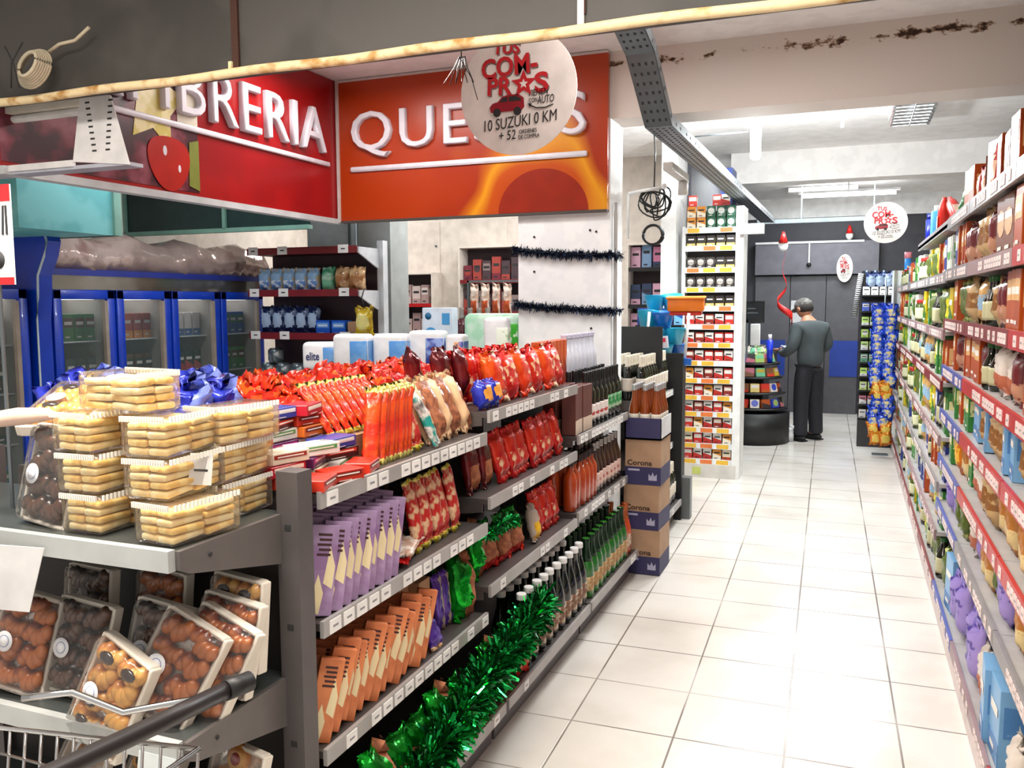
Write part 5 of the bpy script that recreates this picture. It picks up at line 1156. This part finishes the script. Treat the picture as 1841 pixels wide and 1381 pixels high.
cp[0].put((-1.40, 8.13, 2.534), (0, 0, 0), 'red cigarette pack at the top left of the rack', 'cigarette pack'); cp[0].put((-1.18, 8.13, 2.534), (0, 0, 0), 'red cigarette pack on the green ones at the rack top', 'cigarette pack'); cp[1].put((-1.10, 8.13, 2.534), (0, 0, 0), 'white cigarette pack on the green ones at the rack top', 'cigarette pack')
B().box(0, .2, 0, .1, 0, .09, white_m).obj('light_box', label='white light box jutting from the top of the cigarette rack', cat='light box', loc=(-.95, 8.0, 2.26))
B().box(0, .10, 0, .3, 0, .34, M('panel_blue', '#1f3c8c', .4)).obj('blue_board', label='blue panel above the cigarette rack by the cable tray', cat='panel', loc=(-1.145, 8.12, 2.53))

# ============================================================ FAR AREA
# half round sweets counter
t = thing('round_sweets_counter', 'half round black counter with tiers of sweets by the man', 'counter', (-1.06, 10.5, 0))
for k, (z0, z1, rr_) in enumerate(((0, .36, .42), (.40, .42, .40), (.58, .60, .37), (.76, .78, .33), (.92, .94, .30))):
    b = B().cyl((0, 0, (z0+z1)/2), rr_, z1-z0, black_m, seg=32); b.obj('base_drum' if k == 0 else 'tier_shelf', t)
B().cyl((0, 0, .6), .12, 1.1, black_m, seg=16).obj('core_column', t)
swc = [M('sweet_%d' % k, c, .35) for k, c in enumerate(('#d8b83c', '#d87a8c', '#3a4cc8', '#d83a2c', '#7ac89c', '#3c3434', '#e8dcd0', '#8c5a3c', '#a8c46a', '#c05a28'))]
sn = ['yellow', 'pink', 'blue', 'red', 'mint', 'black', 'cream', 'brown', 'lime', 'rust']
sp_ = [pr_box('sweets_pack', .09, .09, .04, swc[k], swc[(k+6) % 10], None, 'sweets pack', k % 4) for k in range(10)]
for i, (z, rr_, nn) in enumerate(((.362, .36, 9), (.422, .33, 9), (.602, .30, 9), (.782, .27, 8), (.942, .22, 8))):
    if i == 0: continue
    for q in range(nn):
        a = -pi*.95+q/(nn-1)*pi*1.0; c = (q*3+i*4) % 10
        sp_[c].put((-1.06+rr_*cos(a), 10.5+rr_*sin(a), z+.001), (R(-15), 0, a+pi/2), '%s sweets pack on the %s tier of the round counter' % (sn[c], ['base', 'lowest', 'second', 'third', 'top'][i]), 'sweets pack', '%s sweets, %s tier' % (sn[c], ['base', 'lowest', 'second', 'third', 'top'][i]), 1.15)
for k in range(12):
    a = rnd.uniform(-pi, 0); c = [4, 8, 4, 7, 5, 8][k % 6]
    pr_pouch('sweets_bag', .12, .12, .05, [swc[c], swc[6]], 'side', 70+k, .012).put((-1.06+.17*cos(a), 10.5+.17*sin(a), 1.03), (R(-40), 0, a+pi/2), '%s crinkled sweets bag heaped on top of the round counter' % sn[c], 'sweets bag', '%s bags on the round counter' % sn[c])
t = thing('checkout_screen', 'black screen on a post above the round sweets counter', 'screen', (-1.05, 10.25, 0))
B().box(-.12, .12, 0, .03, 1.41, 1.66, black_m).obj('screen_body', t); B().box(-.1, .1, -.002, 0, 1.46, 1.63, M('screen_dark', '#1c2228', .15)).box(-.07, .05, -.003, -.002, 1.52, 1.53, M('screen_line', '#8a929c')).box(-.07, .02, -.003, -.002, 1.57, 1.58, M('screen_line', '#8a929c')).obj('display', t)
B().box(-.08, -.06, .0, .02, 1.0, 1.45, steel_m).obj('post', t)
B().box(0, .11, 0, .02, 0, .25, white_m, bev=.01).obj('paper_sheet', label='white paper sheet under the black screen', cat='paper', loc=(-1.08, 10.22, 1.15))
B().cyl((0, 0, 0), .035, .26, M('bottle_blue', '#1c38d8', .3), seg=14).cyl((0, 0, .16), .02, .07, white_m, seg=12).obj('blue_bottle', label='bright blue bottle standing on the sweets counter', cat='bottle', loc=(-.87, 10.35, 1.08))
# checkout counter at back left
t = thing('checkout_counter', 'dark checkout counter behind the round sweets stand', 'counter', (-1.45, 11.3, 0))
B().box(0, .5, 0, 1.2, 0, .95, M('side_dark', '#4a4a52')).obj('cabinet_body', t); B().box(-.0, .53, -.02, 1.22, .95, .99, black_m).obj('worktop', t)
# paper spiral decoration and santa figures
sb = B(); n = 60; sr = M('ribbon_red', '#d8201c', .35)
i0 = sb.mi(sr); pv = None
for k in range(n+1):
    t_ = k/n; a = t_*4.2*pi; rr_ = .01+.11*t_*t_; z = -.82*t_; w_ = .006+.05*t_*t_
    c_ = Vector((rr_*cos(a), rr_*.5*sin(a), z)); A2 = sb.bm.verts.new(c_+Vector((0, 0, w_))); B2 = sb.bm.verts.new(c_-Vector((0, 0, w_)))
    if pv: fc = sb.bm.faces.new((pv[0], A2, B2, pv[1])); fc.material_index = i0; fc.smooth = True
    pv = (A2, B2)
o = sb.obj('ribbon_spiral', label='red paper spiral hanging below the left santa ornament', cat='decoration', loc=(-.76, 10.7, 2.25)); o.modifiers.new('s', 'SOLIDIFY').thickness = .002
for k, (x, y, z, s) in enumerate(((-.775, 10.7, 2.24, 1), (-.06, 13.33, 2.53, .9))):
    t = thing('santa_ornament', ['white bearded red hatted ornament above the paper spiral', 'small red and white ornament on the dark fascia to the right'][k], 'ornament', (x, y, z))
    B().ball((0, 0, .075*s), .058*s, .03, .075*s, white_m).obj('beard', t); B().cyl((0, 0, .17*s), .055*s, .13*s, sr, r2=.012, seg=14).obj('hat', t); B().ball((0, -.02, .11), .03*s, .02, .022*s, M('skin_orn', '#e0a890', .5)).obj('face', t)

# black impulse rack and snack strips at the far right
t = thing('impulse_rack', 'black rack of small packs at the far end of the right shelving', 'rack', (.10, 10.5, 0))
B().box(0, .36, .2, .24, 0, 2.0, black_m).box(0, .02, 0, .2, 0, .3, black_m).obj('back_panel', t)
B().box(0, .36, -.05, .2, 0, .30, M('rack_dark_grey', '#2f2c2e', .5)).obj('base_drum', t)
imp = [('#b8e05a', 'lime'), ('#3c5cc8', 'blue'), ('#5a9c7c', 'sea green'), ('#e8e4e0', 'white'), ('#d8482c', 'red'), ('#c87a8c', 'rose'), ('#8c8a90', 'grey'), ('#c8e07a', 'pale lime'), ('#4a5a8c', 'slate')]
for i, z in enumerate((.32, .48, .64, .80, .96, 1.10, 1.24, 1.38, 1.54, 1.72)):
    s = B().box(0, .36, 0, .2, z-.012, z, black_m).obj('shelf', t)
    c, nm_ = imp[(i*2+3) % 9] if i not in (6, 7, 5) else imp[0]
    pk = pr_box('small_pack', .075, .095, .03, M('imp_'+nm_.replace(' ', '_'), c, .35), white_m, ink_m, 'small pack', i % 4)
    for q in range(4): pk.put((.10+.05+.088*q, 10.56, z+.001), (R(-10), 0, jit(.1)), 'small %s pack on the %s shelf of the black impulse rack' % (nm_, on[9-i] if i < 9 else 'upper'), 'small pack', 'impulse rack packs, shelf %s up' % ['one', 'two', 'three', 'four', 'five', 'six', 'seven', 'eight', 'nine', 'ten'][i])
chips = pr_pouch('crisps_bag', .14, .19, .07, [M('crisps_blue', '#1d3fb8', .22, .2, bump=.3, c2='#2c58d8', sc_=8), M('crisps_label', '#e8d890', .35, c2='#4a78e0', sc_=20)], 'oval', 81, .007)
chipo = pr_pouch('crisps_bag', .13, .18, .07, [M('crisps_orange', '#e08a1c', .22, .2, bump=.3, c2='#d8641c', sc_=8), M('crisps_label2', '#f0d060', .35)], 'oval', 82, .007)
B().tube([(.33, 9.95, 0.1), (.33, 9.95, 1.9)], .008, steel_m, seg=6).box(.25, .41, 9.9, 10.0, 0, .012, steel_m).obj('clip_strip', label='thin steel clip strip that carries the snack bags', cat='clip strip')
nb = [(chips, 'blue')]*9+[(chipo, 'orange')]*2+[(chips, 'blue')]*3+[(chipo, 'orange')]*2
for k, (p_, nm_) in enumerate(nb):
    for q in range(2):
        p_.put((.275+.1*q+jit(.015), 9.87-.02*q, 1.44-.088*k), (R(14), jit(.25), jit(.3)), '%s snack bag clipped on the strip at the shelving end' % nm_, 'snack bag', '%s snack bags on the clip strip' % nm_)
B().box(-.002, .002, 0, .12, 0, .42, M('board_white', '#e9eef2', .5)).box(-.05, .05, .118, .122, 0, .42, M('board_white', '#e9eef2', .5)).obj('display_card', label='white display card at the far end of the right shelves', cat='card', loc=(.40, 9.75, 1.55), rot=(0, 0, -.3))
B().cyl((0, 0, 0), .03, .5, M('checker', '#e8e8e8', .5, c2='#141414', pat='wave', sc_=14, thr=(.45, .5)), seg=14).obj('striped_roll', label='black and white striped roll at the left of the impulse rack', cat='roll', loc=(.06, 10.66, 1.72), rot=(0, .12, 0))
for k in range(3): kd.put((.2+.09*k, 10.6, 1.76), (0, 0, jit(.2)), 'pale blue bag on top of the impulse rack, %s' % ['left', 'middle', 'right'][k], 'bag', None, .9)

# ============================================================ GOODS ON THE RIGHT WALL SHELVING
pal = {
 'lime yellow snack pouch': ('p', .085, .17, .04, '#86a818', '#e0d02a', 'oval'),
 'yellow carton': ('b', .075, .18, .05, '#d8bc10', '#2c6a24', 1),
 'green carton': ('b', .07, .19, .05, '#3c8a3c', '#e8e0a0', 0),
 'white and green carton': ('b', .075, .17, .05, '#e4e8dc', '#58a048', 2),
 'clear pasta bag': ('p', .10, .2, .06, '#cfa05c', '#8cb0cc', 'band'),
 'tan noodle bag': ('p', .12, .22, .07, '#c07c38', '#e0c890', 'low'),
 'orange mix carton': ('b', .11, .2, .06, '#b84c14', '#e0b070', 0),
 'brown cake mix carton': ('b', .11, .19, .055, '#7a4028', '#d8a878', 2),
 'light blue carton': ('b', .13, .22, .07, '#7cb0dc', '#4c80b8', 3),
 'red biscuit pouch': ('p', .11, .19, .05, '#b82c28', '#e8c0a0', 'oval'),
 'purple sweets bag': ('p', .13, .2, .07, '#4c3498', '#a08cd0', 'side'),
 'white biscuit packet': ('p', .11, .17, .05, '#e4d8cc', '#b8684c', 'low'),
 'orange crisps bag': ('p', .14, .21, .08, '#e07a18', '#f0c040', 'oval'),
 'olive green pouch': ('p', .09, .18, .05, '#5c6c2c', '#b8bc6c', 'ends'),
 'dark blue carton': ('b', .08, .19, .05, '#2c3c8c', '#c8ccdc', 0),
 'beige flour bag': ('p', .10, .18, .07, '#c8a878', '#8a5c30', 'band'),
 'maroon coffee bag': ('p', .10, .2, .06, '#6c2428', '#c08c70', 'low'),
}
KP = {}
for k, (nm_, v) in enumerate(pal.items()):
    key = nm_.replace(' ', '_'); ma = M('rs_'+key, v[4], .35, bump=.25 if v[0] == 'p' else 0, bs=24); mb = M('rs2_'+key, v[5], .4, c2=v[4], sc_=26, thr=(.56, .64))
    last = nm_.split()[-1]
    KP[nm_] = pr_pouch('food_'+last if last not in ('bag', 'pouch', 'packet') else 'food_'+last, v[1], v[2], v[3], [ma, mb], v[6], 90+k, .006, nx=6, nz=9, cat=last) if v[0] == 'p' else pr_box('food_carton', v[1], v[2], v[3], ma, mb, M('rs_ink', '#f4efe6', .5), 'carton', v[6])
KP['dark sauce bottle'] = pr_bottle('sauce_bottle', BEER, gg('sauce_dark', '#1c2016'), M('label_sauce', '#c8c49a', .5), M('cap_green', '#2c6c34', .4), None, lab=(.12, .5), r=.036, h=.2, cap_z=.9)
KP['dark glass jar'] = pr_bottle('glass_jar', [(.9, 0), (1, .03), (1, .78), (.8, .86), (.8, 1)], gg('jar_green', '#4c5a24'), M('label_jar', '#d8d8b0', .5), M('lid_red', '#a82820', .4), None, lab=(.15, .65), r=.04, h=.13, cap_z=.86)
W_ = {k: (pal[k][1] if k in pal else .078) for k in KP}; H_ = {k: (pal[k][2] if k in pal else .2) for k in KP}; H_['dark glass jar'] = .13
near_k = {2.06: ['brown cake mix carton', 'orange mix carton', 'red biscuit pouch'], 1.80: ['beige flour bag', 'orange mix carton', 'brown cake mix carton', 'maroon coffee bag', 'red biscuit pouch'],
 1.55: ['beige flour bag', 'clear pasta bag', 'maroon coffee bag', 'orange mix carton', 'dark sauce bottle'], 1.31: ['maroon coffee bag', 'orange mix carton', 'dark sauce bottle', 'white biscuit packet', 'brown cake mix carton'],
 1.08: ['white biscuit packet', 'light blue carton', 'beige flour bag', 'orange mix carton', 'tan noodle bag'], .84: ['tan noodle bag', 'orange crisps bag', 'white biscuit packet', 'beige flour bag'],
 .60: ['white biscuit packet', 'olive green pouch', 'purple sweets bag', 'tan noodle bag'], .15: ['purple sweets bag', 'white biscuit packet', 'clear pasta bag', 'light blue carton']}
far_k = ['lime yellow snack pouch', 'yellow carton', 'green carton', 'white and green carton', 'clear pasta bag', 'olive green pouch', 'dark blue carton', 'dark glass jar', 'lime yellow snack pouch', 'orange mix carton', 'dark sauce bottle']
ordn = {2.06: 'topmost', 1.80: 'second highest', 1.55: 'third highest', 1.31: 'fourth highest', 1.08: 'fifth highest', .84: 'sixth highest', .60: 'second lowest', .15: 'lowest', 1.79: 'highest', 1.49: 'second highest', 1.22: 'third highest', .93: 'fourth highest', .68: 'fifth highest', .42: 'second lowest'}
rg = random.Random(21)
def put_right(kn, y, z, zone, s=1, dx=0, tilt=0):
    lb = '%s, %s shelf, %s' % (kn, ordn[z], zone)
    KP[kn].put((.505+dx+rg.uniform(0, .025), y, z+.002), (tilt, rg.uniform(-.06, .06), WES+rg.uniform(-.1, .1)), lb, None, lb.replace(',', 's,', 1), s)
def fill(z, y0, y1, kinds, zone, gapmax, head):
    y = y0+.07; pv = None
    while y < y1-.06:
        kn = rg.choice([q for q in kinds if q != pv] or kinds); pv = kn; s = min(1.32, (gapmax-.015)/H_[kn])*rg.uniform(.9, 1)
        for q in range(rg.choice((1, 2, 2, 3))):
            if y > y1-.05: break
            put_right(kn, y, z, zone, s)
            if rg.random() < (.3 if z > 1.1 else .7): put_right(kn, y, z, zone, s, dx=.12)
            y += W_[kn]*s*1.07
        y += rg.choice((0, 0, 0, .02))
lv = sorted(near_k)
for i, z in enumerate(lv):
    gp = (lv[i+1] if i+1 < len(lv) else 2.4)-z-.03
    if z == 2.06: 
        continue
    for (y0, y1, zn) in ((2.45, 3.0, 'nearest right bay'), (3.02, 4.08, 'second right bay'), (4.12, 4.98, 'blue railed right bay')):
        fill(z, y0, y1, near_k[z] if y0 < 4 else near_k[z]+['olive green pouch', 'green carton', 'dark blue carton'], zn, gp, 0)
lf = [.15, .42, .68, .93, 1.22, 1.49, 1.79]
for i, z in enumerate(lf):
    gp = (lf[i+1] if i+1 < len(lf) else 2.05)-z-.03
    for (y0, y1, zn) in ((5.02, 7.1, 'pink railed bays past the blue rails'), (7.12, 10.28, 'farthest pink railed bays')):
        fill(z, y0, y1, far_k, zn, gp, 0)
# tall things on the top level
for k in range(9):
    kn = ['brown cake mix carton', 'orange mix carton', 'red biscuit pouch'][k % 3]
    put_right(kn, 2.7+.14*k, 2.06, 'nearest right bays', 1, 0)
def single(b, name, label, cat, loc, rot=(0, 0, 0)): return b.obj(name, label=label, cat=cat, loc=loc, rot=rot)
single(B().cyl((0, 0, .09), .035, .18, M('spray_blue', '#1c2c9c', .3), seg=16).cyl((0, 0, .2), .03, .05, M('spray_blue_cap', '#101c6c', .3), seg=16), 'spray_can', 'dark blue spray can at the far end of the high grey shelf', 'can', (.52, 7.0, 2.062), (0, 0, 0))
single(B().box(-.035, .035, -.03, .03, 0, .2, M('bottle_skyblue', '#5cb4e8', .3), bev=.012).cyl((0, 0, .215), .018, .04, white_m, seg=12), 'detergent_bottle', 'sky blue detergent bottle on the high grey shelf', 'bottle', (.52, 6.55, 2.062))
rdl = lambda: B().lathe([(.02, 0), (.035, .02), (.035, .16), (.03, .2), (.016, .23), (.014, .25)], M('bottle_red', '#d8281c', .3), 14).box(-.02, .02, -.037, -.034, .05, .13, M('label_red2', '#f0c8b4', .5))
single(rdl(), 'red_bottle', 'upright red bottle on the high grey shelf', 'bottle', (.53, 6.2, 2.062), (0, .1, WES))
single(rdl(), 'red_bottle', 'tilted red bottle leaning beside the upright red one', 'bottle', (.56, 5.55, 2.10), (-.9, 0, .2))
pr_pouch('green_bag', .16, .26, .08, [M('bag_bottle_green', '#2c6c30', .3, c2='#dcd8c4', sc_=7, thr=(.5, .6)), foil_green], None, 120, .012).put((.55, 5.25, 2.065), (R(-10), R(25), WES), 'green and cream bag slumped on the high grey shelf', 'bag')
single(B().cyl((0, 0, .16), .03, .32, M('tube_blue', '#2c8ce0', .35), seg=16).cyl((0, 0, .3), .034, .06, M('tube_pink', '#e8909c', .4), seg=16), 'blue_tube', 'tall light blue tube standing at the far end of the right shelving', 'tube', (.50, 9.3, 1.80))
for k, (kn, y, s) in enumerate((('orange mix carton', 4.9, 1.2), ('orange mix carton', 4.76, 1.2), ('red biscuit pouch', 4.6, 1.1), ('brown cake mix carton', 4.3, 1.1), ('light blue carton', 4.05, 1.1), ('red biscuit pouch', 4.45, 1.1))):
    lb = '%s on the high board above the blue rails, %s' % (kn, ['farthest', 'second farthest', 'in the middle', 'second nearest', 'nearest', 'just nearer than the middle'][k]); KP[kn].put((.56, y, 2.063), (0, 0, WES+jit(.2)), lb, None, None, s)

# ============================================================ THE MAN
t = thing('person', 'person in grey sweater, black trousers and grey cap, seen from behind with bowed head', 'person', (-.44, 10.72, 0), (0, 0, R(48)))
t.scale = (1.16, 1.12, 1.0)
skin = M('skin', '#c08a6c', .5); sweat = M('sweater_grey', '#4d5558', .85, bump=.1, bs=60); trous = M('trousers_black', '#22222a', .8); shoe = M('shoe_black', '#141416', .5)
capm = M('cap_grey', '#7c7974', .8, c2='#56534f', sc_=30); hair = M('hair_dark', '#2c2622', .8)
def skinned(name, verts, edges, mat, parent, sub=2, root=0):
    """verts: (x,y,z,rx,ry)"""
    me = bpy.data.meshes.new(name); me.from_pydata([v[:3] for v in verts], edges, []); me.update()
    o = bpy.data.objects.new(name, me); COL.objects.link(o); o.parent = parent
    md = o.modifiers.new('skin', 'SKIN'); md.use_smooth_shade = True
    for i, v in enumerate(verts):
        sv = me.skin_vertices[0].data[i]; sv.radius = (v[3], v[4] if len(v) > 4 else v[3]); sv.use_root = (i == root)
    ss = o.modifiers.new('sub', 'SUBSURF'); ss.levels = sub; ss.render_levels = sub
    me.materials.append(mat); return o
# body (skin) : pelvis, spine, neck, head, arms, legs ; the man faces +y (away), forearms forward
V = [(0, 0, .92, .06, .05), (0, .0, 1.08, .08, .06), (0, .0, 1.25, .10, .07), (0, .02, 1.37, .09, .06), (0, .05, 1.45, .055), (0, .075, 1.50, .055),
     (-.17, .01, 1.35, .055), (-.235, .0, 1.12, .043), (-.20, .16, 1.03, .035), (-.12, .30, 1.07, .026),
     (.17, .01, 1.35, .055), (.235, .0, 1.12, .043), (.20, .16, 1.03, .035), (.10, .30, 1.08, .026),
     (-.09, 0, .84, .05), (-.10, .01, .48, .045), (-.105, -.01, .09, .04), (-.11, .11, .04, .036),
     (.09, 0, .84, .05), (.10, .02, .48, .045), (.11, .0, .09, .04), (.125, .12, .04, .036)]
Ed = [(0, 1), (1, 2), (2, 3), (3, 4), (4, 5), (3, 6), (6, 7), (7, 8), (8, 9), (3, 10), (10, 11), (11, 12), (12, 13), (0, 14), (14, 15), (15, 16), (16, 17), (0, 18), (18, 19), (19, 20), (20, 21)]
skinned('body', V, Ed, skin, t)
# head with face
hd = B(); T_ = Matrix.Translation((0, .105, 1.575)) @ Matrix.Rotation(R(-28), 4, 'X')
hd.ball((0, 0, 0), .072, .092, .105, skin, T=T_, sub=3); hd.ball((0, .035, -.05), .052, .055, .055, skin, T=T_, sub=3)
hd.ball((0, .095, -.01), .013, .018, .022, skin, T=T_); hd.ball((-.075, 0, -.01), .012, .02, .03, skin, T=T_); hd.ball((.075, 0, -.01), .012, .02, .03, skin, T=T_)
for s in (-1, 1): hd.ball((s*.028, .083, .012), .010, .006, .006, M('eye_dark', '#1c1614', .3), T=T_)
hd.box(-.022, .022, .082, .088, -.052, -.046, M('lips', '#94544c', .5), T=T_)
hd.obj('head', t)
hr_ = B().ball((0, -.02, -.012), .077, .085, .075, hair, T=T_, sub=3).obj('hair', t)
cpb = B(); cpb.ball((0, -.005, .035), .084, .102, .085, capm, T=T_, sub=3)
cpb.prism([(-.07, .06), (.07, .06), (.06, .14), (.03, .165), (-.03, .165), (-.06, .14)], .022, .032, capm, 'XY', T=T_)
cpb.obj('cap', t)
V2 = [(0, 0, .84, .165, .135), (0, .0, 1.05, .15, .115), (0, .0, 1.22, .17, .12), (0, .01, 1.36, .15, .095), (0, .035, 1.43, .07, .065),
      (-.18, .005, 1.355, .072), (-.245, -.01, 1.12, .062), (-.21, .15, 1.03, .052), (-.14, .27, 1.06, .04),
      (.18, .005, 1.355, .072), (.245, -.01, 1.12, .062), (.21, .15, 1.03, .052), (.12, .27, 1.07, .04)]
E2 = [(0, 1), (1, 2), (2, 3), (3, 4), (3, 5), (5, 6), (6, 7), (7, 8), (3, 9), (9, 10), (10, 11), (11, 12)]
skinned('sweater', V2, E2, sweat, t)
V3 = [(0, 0, .95, .10, .09), (-.085, 0, .80, .092, .10), (-.10, .01, .48, .082), (-.11, -.005, .12, .075), (-.11, 0, .06, .08), (.085, 0, .80, .092, .10), (.10, .02, .48, .082), (.115, .005, .12, .075), (.115, .01, .06, .08)]
skinned('trousers', V3, [(0, 1), (1, 2), (2, 3), (3, 4), (0, 5), (5, 6), (6, 7), (7, 8)], trous, t)
for s, (x, y) in ((-1, (-.11, .05)), (1, (.12, .06))):
    B().ball((x, y, .04), .048, .13, .045, shoe, sub=3).box(x-.045, x+.045, y-.12, y+.13, 0, .018, shoe, bev=.006).obj('shoe', t)
# hands: palm and five fingers each
for s, (hx, hy, hz) in ((-1, (-.12, .30, 1.07)), (1, (.10, .30, 1.08))):
    vv = [(hx, hy, hz, .024, .016), (hx-s*.0, hy+.045, hz+.006, .032, .016)]; ee = [(0, 1)]
    for q in range(4):
        a = (q-1.5)*.017; L0 = (.028, .033, .03, .024)[q]; b0 = len(vv)
        vv += [(hx+a, hy+.075, hz+.006, .009, .009), (hx+a-s*.012, hy+.075+L0, hz+.0, .0085, .0085), (hx+a-s*.03, hy+.075+L0*1.2, hz-.02, .0075, .0075)]
        ee += [(1, b0), (b0, b0+1), (b0+1, b0+2)]
    b0 = len(vv); vv += [(hx-s*.035, hy+.03, hz+.018, .01, .01), (hx-s*.05, hy+.06, hz+.026, .009, .009)]; ee += [(0, b0), (b0, b0+1)]
    skinned('hand', vv, ee, skin, t, 1)
B().box(-.05, .05, -.07, .07, 0, .012, M('phone_pale', '#d8dcdc', .3), bev=.004).obj('pale_packet', label='small pale packet the man holds in both hands', cat='packet', loc=(-.72, 10.99, 1.085), rot=(.3, .1, .8))

# far pale wall left of the aisle end, white bag at his feet
pr_pouch('plastic_bag', .16, .2, .1, [M('bag_white', '#e9e9ec', .4, bump=.3)], None, 130, .012).put((-.66, 10.55, 0.0), (0, 0, .3), 'white plastic bag standing on the floor by the man', 'bag')
